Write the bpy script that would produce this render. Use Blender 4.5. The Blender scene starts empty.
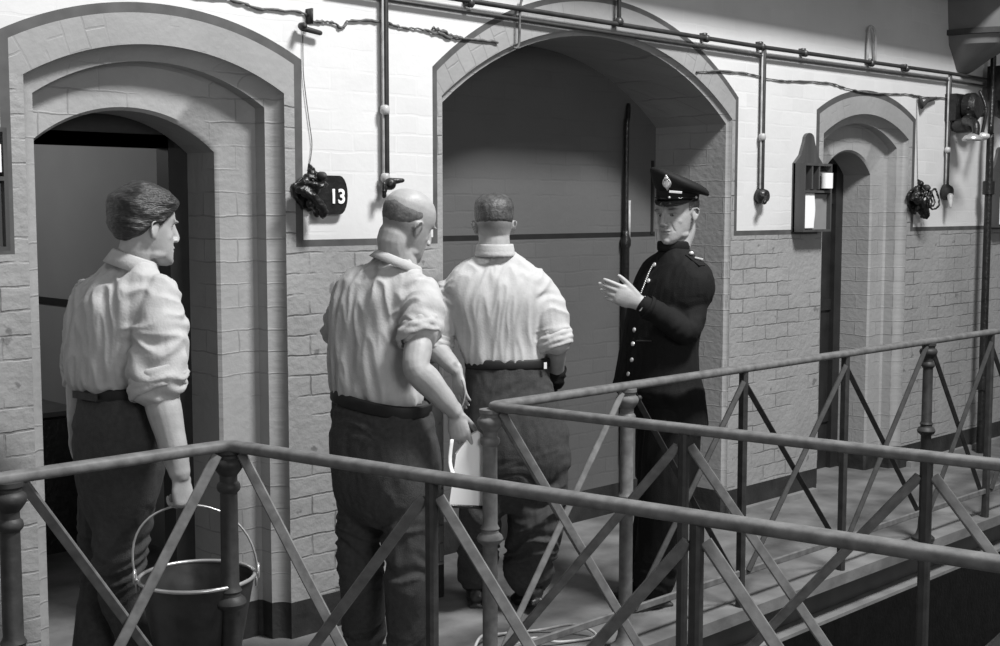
import bpy, bmesh, math, random
import numpy as np
from mathutils import Vector, Matrix
random.seed(7)
PI = math.pi
SC = bpy.context.scene
COL = SC.collection

# ------------------------------------------------------------------ camera
TH, PT, FL = math.radians(45.5), math.radians(5.06), 1300.0
HX, HY = math.cos(TH), math.sin(TH)
CAM = Vector((0, -4.25, 1.74))
CR = Vector((HY, -HX, 0)); CH = Vector((HX, HY, 0))
CF = Vector((HX*math.cos(PT), HY*math.cos(PT), -math.sin(PT)))
CU = Vector((HX*math.sin(PT), HY*math.sin(PT), math.cos(PT)))
UP = Vector((0, 0, 1))
def ray(u, v): return CF + CR*((u-500)/FL) - CU*((v-323)/FL)
def W(u, v, Y=0.0):            # point seen at u,v that lies on the vertical plane Y
    d = ray(u, v); return CAM + d*((Y-CAM.y)/d.y)
def G(u, v, z):                # ... on the level z
    d = ray(u, v); return CAM + d*((z-CAM.z)/d.z)
def A(u, v, Z):                # ... at distance Z in front
    d = ray(u, v); return CAM + d*(Z/d.dot(CH))

cd = bpy.data.cameras.new('camera'); cd.sensor_width = 36; cd.lens = 36*FL/1000
cam = bpy.data.objects.new('camera', cd); COL.objects.link(cam)
cam.matrix_world = Matrix(((CR.x, CU.x, -CF.x, CAM.x), (CR.y, CU.y, -CF.y, CAM.y), (CR.z, CU.z, -CF.z, CAM.z), (0, 0, 0, 1)))
cd.clip_start = 0.05
SC.camera = cam

# ------------------------------------------------------------------ materials
def mat(name, val, rough=0.7, noise=0.0, nscale=8.0, bump=0.0, bscale=40.0, metal=0.0, spec=0.5, stretch=None, sheen=0.0, attr=None):
    m = bpy.data.materials.new(name); m.use_nodes = True
    nt = m.node_tree; b = nt.nodes['Principled BSDF']
    b.inputs['Base Color'].default_value = (val, val, val, 1)
    b.inputs['Roughness'].default_value = rough
    b.inputs['Metallic'].default_value = metal
    b.inputs['Specular IOR Level'].default_value = spec
    if sheen: b.inputs['Sheen Weight'].default_value = sheen
    tc = nt.nodes.new('ShaderNodeTexCoord')
    vec = tc.outputs['Object']
    if stretch:
        mp = nt.nodes.new('ShaderNodeMapping'); mp.inputs['Scale'].default_value = stretch
        nt.links.new(vec, mp.inputs['Vector']); vec = mp.outputs['Vector']
    last = None
    if noise:
        n = nt.nodes.new('ShaderNodeTexNoise'); n.inputs['Scale'].default_value = nscale; n.inputs['Detail'].default_value = 6
        nt.links.new(vec, n.inputs['Vector'])
        r = nt.nodes.new('ShaderNodeMapRange'); r.inputs['From Min'].default_value = .3; r.inputs['From Max'].default_value = .7
        r.inputs['To Min'].default_value = max(0, val*(1-noise)); r.inputs['To Max'].default_value = val*(1+noise)
        nt.links.new(n.outputs['Fac'], r.inputs['Value']); last = r.outputs['Result']
    if attr:
        a = nt.nodes.new('ShaderNodeAttribute'); a.attribute_name = attr
        mu = nt.nodes.new('ShaderNodeMath'); mu.operation = 'MULTIPLY'
        if last: nt.links.new(last, mu.inputs[0])
        else: mu.inputs[0].default_value = val
        nt.links.new(a.outputs['Fac'], mu.inputs[1]); last = mu.outputs[0]
    if last: nt.links.new(last, b.inputs['Base Color'])
    if bump:
        n = nt.nodes.new('ShaderNodeTexNoise'); n.inputs['Scale'].default_value = bscale; n.inputs['Detail'].default_value = 5
        nt.links.new(vec, n.inputs['Vector'])
        bp = nt.nodes.new('ShaderNodeBump'); bp.inputs['Strength'].default_value = bump; bp.inputs['Distance'].default_value = .01
        nt.links.new(n.outputs['Fac'], bp.inputs['Height']); nt.links.new(bp.outputs['Normal'], b.inputs['Normal'])
    return m

def brickmat(name, val, joint=0.5, rough=0.55, bw=.23, rh=.082, stain=.12, bump=.6, msz=.007, blotch=.0):
    m = bpy.data.materials.new(name); m.use_nodes = True
    nt = m.node_tree; N = nt.nodes.new; L = nt.links.new; b = nt.nodes['Principled BSDF']
    b.inputs['Roughness'].default_value = rough
    uv = N('ShaderNodeUVMap')
    nz = N('ShaderNodeTexNoise'); nz.inputs['Scale'].default_value = 9; nz.inputs['Detail'].default_value = 3
    L(uv.outputs['UV'], nz.inputs['Vector'])
    sub = N('ShaderNodeVectorMath'); sub.operation = 'SUBTRACT'; sub.inputs[1].default_value = (.5, .5, .5)
    L(nz.outputs['Color'], sub.inputs[0])
    scl = N('ShaderNodeVectorMath'); scl.operation = 'SCALE'; scl.inputs['Scale'].default_value = .022
    L(sub.outputs[0], scl.inputs[0])
    add = N('ShaderNodeVectorMath'); L(uv.outputs['UV'], add.inputs[0]); L(scl.outputs[0], add.inputs[1])
    bt = N('ShaderNodeTexBrick'); L(add.outputs[0], bt.inputs['Vector'])
    bt.inputs['Scale'].default_value = 1; bt.inputs['Brick Width'].default_value = bw; bt.inputs['Row Height'].default_value = rh
    bt.inputs['Mortar Size'].default_value = msz; bt.inputs['Mortar Smooth'].default_value = .6
    bt.inputs['Color1'].default_value = (1, 1, 1, 1); bt.inputs['Color2'].default_value = (.9, .9, .9, 1)
    bt.inputs['Mortar'].default_value = (joint, joint, joint, 1)
    # the paint has filled the joints here and there
    fn = N('ShaderNodeTexNoise'); fn.inputs['Scale'].default_value = 3.2; fn.inputs['Detail'].default_value = 5
    L(uv.outputs['UV'], fn.inputs['Vector'])
    fr = N('ShaderNodeMapRange'); fr.inputs['From Min'].default_value = .42; fr.inputs['From Max'].default_value = .6
    L(fn.outputs['Fac'], fr.inputs['Value'])
    mx = N('ShaderNodeMix'); mx.data_type = 'RGBA'; L(fr.outputs[0], mx.inputs['Factor'])
    mx.inputs[6].default_value = (.96, .96, .96, 1); L(bt.outputs['Color'], mx.inputs[7])
    st = N('ShaderNodeTexNoise'); st.inputs['Scale'].default_value = 2.1; st.inputs['Detail'].default_value = 9; st.inputs['Roughness'].default_value = .65
    L(uv.outputs['UV'], st.inputs['Vector'])
    sr = N('ShaderNodeMapRange'); sr.inputs['From Min'].default_value = .3; sr.inputs['From Max'].default_value = .7
    sr.inputs['To Min'].default_value = val*(1-stain); sr.inputs['To Max'].default_value = val*(1+stain)
    L(st.outputs['Fac'], sr.inputs['Value'])
    mu = N('ShaderNodeMix'); mu.data_type = 'RGBA'; mu.blend_type = 'MULTIPLY'; mu.inputs['Factor'].default_value = 1
    L(mx.outputs[2], mu.inputs[6]); L(sr.outputs[0], mu.inputs[7])
    outc = mu.outputs[2]
    if blotch:   # chips and scuffs where the paint has come off
        cn = N('ShaderNodeTexNoise'); cn.inputs['Scale'].default_value = 11; cn.inputs['Detail'].default_value = 7
        L(uv.outputs['UV'], cn.inputs['Vector'])
        cr = N('ShaderNodeMapRange'); cr.inputs['From Min'].default_value = .66; cr.inputs['From Max'].default_value = .70
        cr.inputs['To Max'].default_value = blotch
        L(cn.outputs['Fac'], cr.inputs['Value'])
        m2 = N('ShaderNodeMix'); m2.data_type = 'RGBA'; L(cr.outputs[0], m2.inputs['Factor'])
        L(outc, m2.inputs[6]); m2.inputs[7].default_value = (val*.35, val*.35, val*.35, 1); outc = m2.outputs[2]
    L(outc, b.inputs['Base Color'])
    ma = N('ShaderNodeMath'); ma.operation = 'MULTIPLY'; L(bt.outputs['Fac'], ma.inputs[0]); L(fr.outputs[0], ma.inputs[1])
    fine = N('ShaderNodeTexNoise'); fine.inputs['Scale'].default_value = 30; fine.inputs['Detail'].default_value = 6
    L(uv.outputs['UV'], fine.inputs['Vector'])
    hs = N('ShaderNodeMath'); hs.operation = 'MULTIPLY_ADD'; hs.inputs[1].default_value = -1.0
    L(ma.outputs[0], hs.inputs[0]); L(fine.outputs['Fac'], hs.inputs[2])
    bp = N('ShaderNodeBump'); bp.inputs['Strength'].default_value = bump; bp.inputs['Distance'].default_value = .008
    L(hs.outputs[0], bp.inputs['Height']); L(bp.outputs['Normal'], b.inputs['Normal'])
    return m

M = {}
M['white'] = brickmat('white_limewash_brick', .66, joint=.97, bump=.12, stain=.05)
M['upper'] = brickmat('upper_wall_limewash', .5, joint=.93, bump=.22, stain=.05)
M['grey'] = brickmat('grey_painted_brick', .31, joint=.52, bump=.7, blotch=.7, msz=.005)
M['trim'] = brickmat('smooth_grey_jamb_paint', .33, joint=.72, bump=.4, rh=.09, msz=.004)
M['arch'] = brickmat('grey_painted_voussoirs', .30, joint=.78, bw=.14, rh=.078, bump=.3, msz=.005)
M['stripe2'] = mat('dark_recess_line', .009, .6, .25, 12)
M['stripe'] = mat('dark_painted_line', .075, .6, .25, 12)
M['skirt'] = mat('black_tarred_plinth', .022, .6, .5, 9, .5, 30)
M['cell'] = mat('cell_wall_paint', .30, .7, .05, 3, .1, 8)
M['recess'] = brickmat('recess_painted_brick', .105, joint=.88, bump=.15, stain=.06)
M['ceiling'] = mat('dark_landing_underside', .10, .8, .2, 4)
M['floor'] = mat('worn_landing_stone', .15, .75, .5, 3.4, .5, 14)
M['edge'] = mat('stone_edge', .20, .7, .3, 5, .2, 20)
M['steel'] = mat('painted_girder', .05, .5, .3, 6)
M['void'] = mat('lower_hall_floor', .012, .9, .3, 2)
M['frame'] = mat('dark_door_frame', .018, .5, .3, 10)
M['iron'] = mat('grey_painted_iron', .14, .6, .3, 25, .1, 60, spec=.35)
M['irondark'] = mat('dark_painted_iron', .035, .55, .3, 25, .1, 60, spec=.35)
M['conduit'] = mat('dark_conduit', .035, .4, .3, 20)
M['conduitl'] = mat('pale_conduit', .40, .4, .3, 20)
M['brass'] = mat('dull_bright_metal', .6, .3, .1, 20, metal=.9)
M['black'] = mat('black_japanned_iron', .012, .35, .5, 30, .5, 50)
M['whitepaint'] = mat('white_lettering', .85, .6)
M['paper'] = mat('white_card', .88, .7)
M['wood'] = mat('dark_varnished_wood', .06, .4, .3, 14, stretch=(1, 1, .15))
M['greycard'] = mat('grey_card', .22, .7, .1, 10)
M['skin'] = mat('skin', .38, .5, .08, 30, .10, 160, attr='tone')
M['shirt'] = mat('pale_striped_cotton', .44, .9, .05, 40, .16, 130, sheen=.1)
M['shirt2'] = mat('pale_cotton', .48, .9, .05, 40, .16, 130, sheen=.1)
M['trouser'] = mat('grey_wool_trousers', .046, .95, .2, 60, .35, 260)
M['belt'] = mat('black_leather', .010, .6, .3, 30)
M['boot'] = mat('polished_boot_leather', .012, .4, .3, 30, spec=.7)
M['serge'] = mat('black_serge', .0075, .85, .15, 60, .3, 260, spec=.25)
M['capcloth'] = mat('black_cap_cloth', .007, .7, .15, 60, .2, 260, spec=.3)
M['patent'] = mat('patent_leather', .006, .12, spec=.8)
M['silver'] = mat('bright_nickel', .8, .3, metal=.45)
M['hairdark'] = mat('dark_hair', .022, .38, .6, 30, .5, 60, stretch=(1, 1, 6), spec=.6)
M['hairgrey'] = mat('cropped_hair', .15, .7, .4, 60, .8, 200)
M['hairthin'] = mat('thin_grey_hair', .12, .8, .3, 60, .2, 120)
M['hairmid'] = mat('brown_cropped_hair', .07, .5, .5, 40, .4, 120)
M['eye'] = mat('eye_white', .35, .5, spec=.2); M['iris'] = mat('iris', .02, .2)
M['galv'] = mat('galvanised_steel', .06, .38, .35, 12, .1, 30, metal=.5)
M['galvin'] = mat('galvanised_rim', .55, .3, .1, 12, metal=.6)
M['glass'] = mat('lamp_enamel', .75, .25)
M['corbel'] = mat('painted_stone_corbel', .16, .7, .12, 5)
M['cord'] = mat('pale_cord', .3, .7)
M['cable'] = mat('dusty_cable', .10, .8, .5, 40)

# ------------------------------------------------------------------ object helpers
def tag(o, label=None, cat=None, group=None, kind=None):
    if label: o['label'] = label
    if cat: o['category'] = cat
    if group: o['group'] = group
    if kind: o['kind'] = kind
    return o
def empty(name, loc, label=None, cat=None, group=None):
    o = bpy.data.objects.new(name, None); COL.objects.link(o); o.location = loc; o.empty_display_size = .1
    return tag(o, label, cat, group)
def origin_of(o):
    v = Vector((0, 0, 0))
    while o is not None: v = v+o.location; o = o.parent
    return v
def link(name, me, m, parent=None, smooth=True):
    """world-space mesh -> object; below a parent the data is moved into the parent's space"""
    if smooth and len(me.polygons): me.polygons.foreach_set('use_smooth', [True]*len(me.polygons))
    o = bpy.data.objects.new(name, me); COL.objects.link(o)
    for x in (m if isinstance(m, (list, tuple)) else [m]):
        if x is not None: me.materials.append(x)
    if parent is not None:
        o.parent = parent; me.transform(Matrix.Translation(-origin_of(parent)))
    else:
        n = len(me.vertices); a = np.empty(n*3); me.vertices.foreach_get('co', a); a = a.reshape(-1, 3)
        c = Vector(((a[:, 0].min()+a[:, 0].max())/2, (a[:, 1].min()+a[:, 1].max())/2, a[:, 2].min()))
        me.transform(Matrix.Translation(-c)); o.location = c
    return o

class B:
    """collects closed shells"""
    def __init__(s): s.v = []; s.f = []; s.uv = []
    def ringloft(s, rings, cap=True):
        n = len(rings[0]); o = len(s.v)
        for r in rings: s.v += [tuple(p) for p in r]
        for i in range(len(rings)-1):
            for j in range(n):
                k = (j+1) % n
                s.f.append((o+i*n+j, o+i*n+k, o+(i+1)*n+k, o+(i+1)*n+j))
        if cap:
            s.f.append(tuple(o+j for j in range(n))[::-1]); m = o+(len(rings)-1)*n
            s.f.append(tuple(m+j for j in range(n)))
        return s
    def ell(s, c, ax, ay, az, n=14):
        rings = []
        for i in range(1, n):
            t = PI*i/n
            rings.append([c + az*(-math.cos(t)) + (ax*math.cos(q)+ay*math.sin(q))*math.sin(t) for q in [2*PI*j/(n+4) for j in range(n+4)]])
        return s.ringloft(rings)
    def ball(s, c, r, n=12): return s.ell(c, Vector((r, 0, 0)), Vector((0, r, 0)), Vector((0, 0, r)), n)
    def box(s, c, x, y, z):      # c centre, half-extent vectors
        o = len(s.v)
        for k in (-1, 1):
            for j in (-1, 1):
                for i in (-1, 1): s.v.append(tuple(c+x*i+y*j+z*k))
        s.f += [tuple(o+i for i in q) for q in ((0, 2, 3, 1), (4, 5, 7, 6), (0, 1, 5, 4), (2, 6, 7, 3), (0, 4, 6, 2), (1, 3, 7, 5))]
        return s
    def tube(s, pts, rad, n=12, sub=1, ref=None, flat=None, capr=True):
        """round or elliptic tube through pts; rad: number, list, or list of (ra, rb); ref: direction of ra"""
        pts = [Vector(p) for p in pts]
        if not isinstance(rad, (list, tuple)): rad = [rad]*len(pts)
        rad = [(r, r) if not isinstance(r, (list, tuple)) else r for r in rad]
        if sub > 1: pts, rad = crom(pts, rad, sub)
        T = [(pts[min(i+1, len(pts)-1)]-pts[max(i-1, 0)]).normalized() for i in range(len(pts))]
        a = Vector(ref) if ref is not None else (UP if abs(T[0].z) < .9 else Vector((1, 0, 0)))
        rings = []
        def ring(p, t, ra, rb, a):
            b = t.cross(a).normalized(); a2 = b.cross(t).normalized()
            return [p + a2*(ra*math.cos(q)) + b*(rb*math.sin(q)) for q in [2*PI*j/n for j in range(n)]], a2
        for i, p in enumerate(pts):
            r, a2 = ring(p, T[i], rad[i][0], rad[i][1], a)
            if ref is None: a = a2
            rings.append((r, a2))
        R = [r for r, _ in rings]
        if capr:
            def capring(p, t, rr, a, sgn):
                out = []
                for k in (.5, .85):
                    q = math.cos(k*PI/2) if k < 1 else 0
                    off = min(rr)*math.sin(k*PI/2)
                    out.append(ring(p+t*sgn*off, t, rr[0]*q, rr[1]*q, a)[0])
                return out
            R = capring(pts[0], T[0], rad[0], rings[0][1], -1)[::-1] + R + capring(pts[-1], T[-1], rad[-1], rings[-1][1], 1)
        return s.ringloft(R)
    def bar(s, p, q, w, h, up=UP, bev=.25):
        """bar of rectangular section with eased corners; w across, h along up"""
        p, q = Vector(p), Vector(q); t = (q-p).normalized(); sd = t.cross(Vector(up)).normalized(); u = sd.cross(t).normalized()
        c = bev*min(w, h)
        prof = [(-w/2+c, -h/2), (w/2-c, -h/2), (w/2, -h/2+c), (w/2, h/2-c), (w/2-c, h/2), (-w/2+c, h/2), (-w/2, h/2-c), (-w/2, -h/2+c)]
        return s.ringloft([[x+sd*a+u*b for a, b in prof] for x in (p, q)])
    def lathe(s, c, prof, n=24, cap=True, ax=None):
        x = Vector((1, 0, 0)); y = Vector((0, 1, 0)); z = UP
        if ax is not None:
            z = Vector(ax).normalized(); x = z.orthogonal().normalized(); y = z.cross(x)
        c = Vector(c)
        return s.ringloft([[c+z*h+x*(r*math.cos(q))+y*(r*math.sin(q)) for q in [2*PI*j/n for j in range(n)]] for r, h in prof], cap)
    def prism(s, pts2, o, ex, ey, ez, d):
        """polygon pts2 in plane (o; ex, ey) pushed d along ez"""
        lo = [o+ex*a+ey*b for a, b in pts2]
        return s.ringloft([lo, [p+ez*d for p in lo]])
    def mesh(s, name='m'):
        me = bpy.data.meshes.new(name); me.from_pydata(s.v, [], s.f); me.update()
        bm = bmesh.new(); bm.from_mesh(me); bmesh.ops.recalc_face_normals(bm, faces=bm.faces); bm.to_mesh(me); bm.free()
        return me
    def obj(s, name, m, parent=None, smooth=False, auto=None):
        me = s.mesh(name)
        o = link(name, me, m, parent, smooth or auto is not None)
        if auto is not None:
            me = o.data; me.polygons.foreach_set('use_smooth', [True]*len(me.polygons))
            bm = bmesh.new(); bm.from_mesh(me)
            for e in bm.edges:
                if len(e.link_faces) == 2 and e.calc_face_angle(0) > math.radians(auto): e.smooth = False
            bm.to_mesh(me); bm.free()
        return o
def crom(pts, rad, sub):
    P, Rr = [], []
    n = len(pts)
    for i in range(n-1):
        p0 = pts[max(i-1, 0)]; p1 = pts[i]; p2 = pts[i+1]; p3 = pts[min(i+2, n-1)]
        for k in range(sub):
            t = k/sub
            P.append(.5*((2*p1)+(p2-p0)*t+(2*p0-5*p1+4*p2-p3)*t*t+(3*p1-p0-3*p2+p3)*t**3))
            tt = t*t*(3-2*t)
            Rr.append(tuple(a+(b-a)*tt for a, b in zip(rad[i], rad[i+1])))
    P.append(pts[-1]); Rr.append(rad[-1])
    return P, Rr

# vectorised gradient noise
_rng = np.random.RandomState(3)
_perm = np.tile(_rng.permutation(256), 2); _grad = _rng.normal(size=(256, 3)); _grad /= np.linalg.norm(_grad, axis=1)[:, None]
def pnoise(p):
    p = np.asarray(p, float); i = np.floor(p).astype(int); f = p-i; i &= 255
    u = f*f*f*(f*(f*6-15)+10)
    def g(dx, dy, dz):
        h = _perm[_perm[_perm[(i[:, 0]+dx) & 255]+((i[:, 1]+dy) & 255)]+((i[:, 2]+dz) & 255)]
        return ((f-np.array((dx, dy, dz)))*_grad[h]).sum(1)
    x0 = g(0, 0, 0)*(1-u[:, 0])+g(1, 0, 0)*u[:, 0]; x1 = g(0, 1, 0)*(1-u[:, 0])+g(1, 1, 0)*u[:, 0]
    x2 = g(0, 0, 1)*(1-u[:, 0])+g(1, 0, 1)*u[:, 0]; x3 = g(0, 1, 1)*(1-u[:, 0])+g(1, 1, 1)*u[:, 0]
    y0 = x0*(1-u[:, 1])+x1*u[:, 1]; y1 = x2*(1-u[:, 1])+x3*u[:, 1]
    return (y0*(1-u[:, 2])+y1*u[:, 2])*1.6
def ridge(p, sharp=1.0):
    n = pnoise(p); return 1-np.clip(np.abs(n)*2.2, 0, 1)**sharp

def remesh(bld, voxel, smooth=2, disp=None, post=None):
    """union of the shells as one continuous skin, smoothed, then displaced by disp(co, no)"""
    me = bld.mesh('tmp'); o = bpy.data.objects.new('tmp', me); COL.objects.link(o)
    md = o.modifiers.new('r', 'REMESH'); md.mode = 'VOXEL'; md.voxel_size = voxel
    dg = bpy.context.evaluated_depsgraph_get(); dg.update()
    out = bpy.data.meshes.new_from_object(o.evaluated_get(dg))
    bpy.data.objects.remove(o); bpy.data.meshes.remove(me)
    n = len(out.vertices); co = np.empty(n*3); out.vertices.foreach_get('co', co); co = co.reshape(-1, 3)
    ed = np.empty(len(out.edges)*2, int); out.edges.foreach_get('vertices', ed); ed = ed.reshape(-1, 2)
    deg = np.bincount(ed.ravel(), minlength=n).astype(float); deg[deg == 0] = 1
    def lap(c):
        r = np.empty_like(c)
        for k in range(3):
            r[:, k] = (np.bincount(ed[:, 0], c[ed[:, 1], k], n)+np.bincount(ed[:, 1], c[ed[:, 0], k], n))/deg
        return r
    for _ in range(smooth):
        co = co+.55*(lap(co)-co); co = co-.5*(lap(co)-co)*.9 if False else co
    out.vertices.foreach_set('co', co.ravel()); out.update()
    if disp is not None:
        no = np.empty(n*3); out.vertices.foreach_get('normal', no); no = no.reshape(-1, 3)
        co = disp(co, no)
        co = co+.15*(lap(co)-co)
        out.vertices.foreach_set('co', co.ravel()); out.update()
    if post is not None: post(out, co)
    return out
def settone(me, tone):
    a = me.attributes.new('tone', 'FLOAT', 'POINT'); a.data.foreach_set('value', np.asarray(tone, dtype=np.float32))

# ================================================================== THE SETTING
ZC = 3.15          # underside of the landing above
RY, RZ = -1.02, 1.05   # railing line and height
def arc(x, xa, xb, zs, za):
    """segmental arch curve: springs at zs, crown za"""
    h = (xb-xa)/2; r = (h*h+(za-zs)**2)/(2*(za-zs)); xm = (xa+xb)/2
    return za-r+math.sqrt(max(r*r-(x-xm)**2, 0))
# openings: x0, x1, spring, crown, side margin, top spring, top crown, stripe width, nose radius
DW = dict(zs=2.185, za=2.325, m=.048, rs=2.30, ra=2.435, t=.036, r=.055)
OPEN = [dict(x0=1.945, x1=2.995, **DW),
        dict(x0=3.822, x1=5.968, zs=2.225, za=2.60, m=.028, rs=2.33, ra=2.735, t=.026, r=.025),
        dict(x0=6.90, x1=7.935, **DW)]
DADO, DT, SK = 1.585, .028, .15
def wall_front():
    v, f, uv, mi = [], [], [], []
    def quad(xa, xb, za0, zb0, za1, zb1, k, polar=None):
        if min(za1-za0, zb1-zb0) < -1e-6 or max(za1-za0, zb1-zb0) < 1e-6: return
        o = len(v); P = [(xa, za0), (xb, zb0), (xb, zb1), (xa, za1)]
        v.extend([(x, 0, z) for x, z in P]); f.append((o, o+1, o+2, o+3)); mi.append(k)
        uv.append([(p[0], p[1]) for p in P] if polar is None else [polar(*p) for p in P])
    def plain(xa, xb):
        quad(xa, xb, -3.2, -3.2, SK, SK, 3)
        quad(xa, xb, SK, SK, DADO, DADO, 1)
        quad(xa, xb, DADO, DADO, DADO+DT, DADO+DT, 2)
        quad(xa, xb, DADO+DT, DADO+DT, ZC, ZC, 0)
    x = -1.5
    for q in OPEN:
        A0, A1 = q['x0']-q['m']-q['t'], q['x1']+q['m']+q['t']
        B0, B1 = q['x0']-q['m'], q['x1']+q['m']
        plain(x, A0)
        so = lambda X: arc(X, A0, A1, q['rs']+q['t']*.6, q['ra']+q['t'])
        ro = lambda X: arc(X, B0, B1, q['rs'], q['ra'])
        oo = lambda X: arc(X, q['x0'], q['x1'], q['zs'], q['za'])
        xm = (q['x0']+q['x1'])/2; h = (q['x1']-q['x0'])/2; r = (h*h+(q['za']-q['zs'])**2)/(2*(q['za']-q['zs'])); cz = q['za']-r
        pol = lambda X, Z: (math.hypot(X-xm, Z-cz)-r+.14*3, math.atan2(X-xm, Z-cz)*r+2)
        for s in range(2):
            xa, xb = ((A0, B0), (B1, A1))[s]
            quad(xa, xb, -3.2, -3.2, SK, SK, 3); quad(xa, xb, SK, SK, DADO, DADO, 1)
            quad(xa, xb, DADO, DADO, so(xa), so(xb), 2); quad(xa, xb, so(xa), so(xb), ZC, ZC, 0)
            xa, xb = ((B0, q['x0']), (q['x1'], B1))[s]
            quad(xa, xb, -3.2, -3.2, SK, SK, 3); quad(xa, xb, SK, SK, q['zs'], q['zs'], 1)
            quad(xa, xb, q['zs'], q['zs'], ro(xa), ro(xb), 4, pol); quad(xa, xb, ro(xa), ro(xb), so(xa), so(xb), 2); quad(xa, xb, so(xa), so(xb), ZC, ZC, 0)
        n = 40
        for i in range(n):
            xa = q['x0']+(q['x1']-q['x0'])*i/n; xb = q['x0']+(q['x1']-q['x0'])*(i+1)/n
            quad(xa, xb, -3.2, -3.2, -.0, -.0, 3)
            quad(xa, xb, oo(xa), oo(xb), ro(xa), ro(xb), 4, pol); quad(xa, xb, ro(xa), ro(xb), so(xa), so(xb), 2); quad(xa, xb, so(xa), so(xb), ZC, ZC, 0)
        x = A1
    plain(x, 15)
    me = bpy.data.meshes.new('wall_back'); me.from_pydata(v, [], f)
    l = me.uv_layers.new(name='UVMap'); i = 0
    for u in uv:
        for c in u: l.data[i].uv = c; i += 1
    o = bpy.data.objects.new('wall_back', me); COL.objects.link(o); o['kind'] = 'structure'
    for k in ('white', 'grey', 'stripe', 'skirt', 'arch'): me.materials.append(M[k])
    for p, k in zip(me.polygons, mi): p.material_index = k
    bm = bmesh.new(); bm.from_mesh(me); bmesh.ops.remove_doubles(bm, verts=bm.verts, dist=1e-5); bm.to_mesh(me); bm.free()
wall_front()

def strip_mesh(name, rings, mats, midx, parent=None, smooth=True, zskirt=SK, uvf=None):
    """open loft between equally long outlines (jamb, arch, jamb); uv = (x+y, z)"""
    v, f, uv, mi = [], [], [], []
    n = len(rings[0])
    for r in rings: v += [tuple(p) for p in r]
    for i in range(len(rings)-1):
        for j in range(n-1):
            q = (i*n+j, i*n+j+1, (i+1)*n+j+1, (i+1)*n+j)
            f.append(q); zz = max(v[k][2] for k in q)
            mi.append(1 if zz <= zskirt+1e-4 else midx[i])
            uv.append([(v[k][0]+v[k][1], v[k][2]) for k in q])
    me = bpy.data.meshes.new(name); me.from_pydata(v, [], f)
    l = me.uv_layers.new(name='UVMap'); i = 0
    for u in uv:
        for c in u: l.data[i].uv = c; i += 1
    for m in mats: me.materials.append(m)
    for p, k in zip(me.polygons, mi): p.material_index = k; p.use_smooth = smooth
    o = bpy.data.objects.new(name, me); COL.objects.link(o); o['kind'] = 'structure'
    bm = bmesh.new(); bm.from_mesh(me); bmesh.ops.recalc_face_normals(bm, faces=bm.faces)
    for e in bm.edges:
        if len(e.link_faces) == 2 and e.calc_face_angle(0) > math.radians(40): e.smooth = False
    bm.to_mesh(me); bm.free()
    return o
def outline(q, inset, Y, topin=None, n=28, li=None):
    x0, x1 = q['x0']+(inset if li is None else li), q['x1']-inset; t = inset if topin is None else topin
    zs, za = q['zs']-t, q['za']-t
    P = [(x0, Y, 0), (x0, Y, SK), (x0, Y, .9), (x0, Y, DADO)]
    for i in range(n+1):
        X = x0+(x1-x0)*i/n; P.append((X, Y, arc(X, x0, x1, zs, za)))
    return P+[(x1, Y, DADO), (x1, Y, .9), (x1, Y, SK), (x1, Y, 0)]
def seen_on_x(u, v, X):
    d = ray(u, v); return CAM+d*((X-CAM.x)/d.x)
def box_room(name, x0, x1, y0, y1, z0, z1, m, dado=None):
    """side walls, end wall and vault of the space behind an opening, with thickness"""
    t = .1
    b = B(); b.box(Vector(((x0+x1)/2, y1+t/2, (z0+z1)/2)), Vector(((x1-x0)/2+t, 0, 0)), Vector((0, t/2, 0)), Vector((0, 0, (z1-z0)/2)))
    o = b.obj('wall_'+name+'_end', m); o['kind'] = 'structure'
    for s, nm in ((x0-t/2, 'left'), (x1+t/2, 'right')):
        b = B(); b.box(Vector((s, (y0+y1)/2, (z0+z1)/2)), Vector((t/2, 0, 0)), Vector((0, (y1-y0)/2, 0)), Vector((0, 0, (z1-z0)/2)))
        o = b.obj('wall_%s_%s' % (name, nm), m); o['kind'] = 'structure'
    b = B(); b.box(Vector(((x0+x1)/2, (y0+y1)/2, z1+t/2)), Vector(((x1-x0)/2+t, 0, 0)), Vector((0, (y1-y0)/2+t, 0)), Vector((0, 0, t/2)))
    o = b.obj('ceiling_'+name, m); o['kind'] = 'structure'
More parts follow.
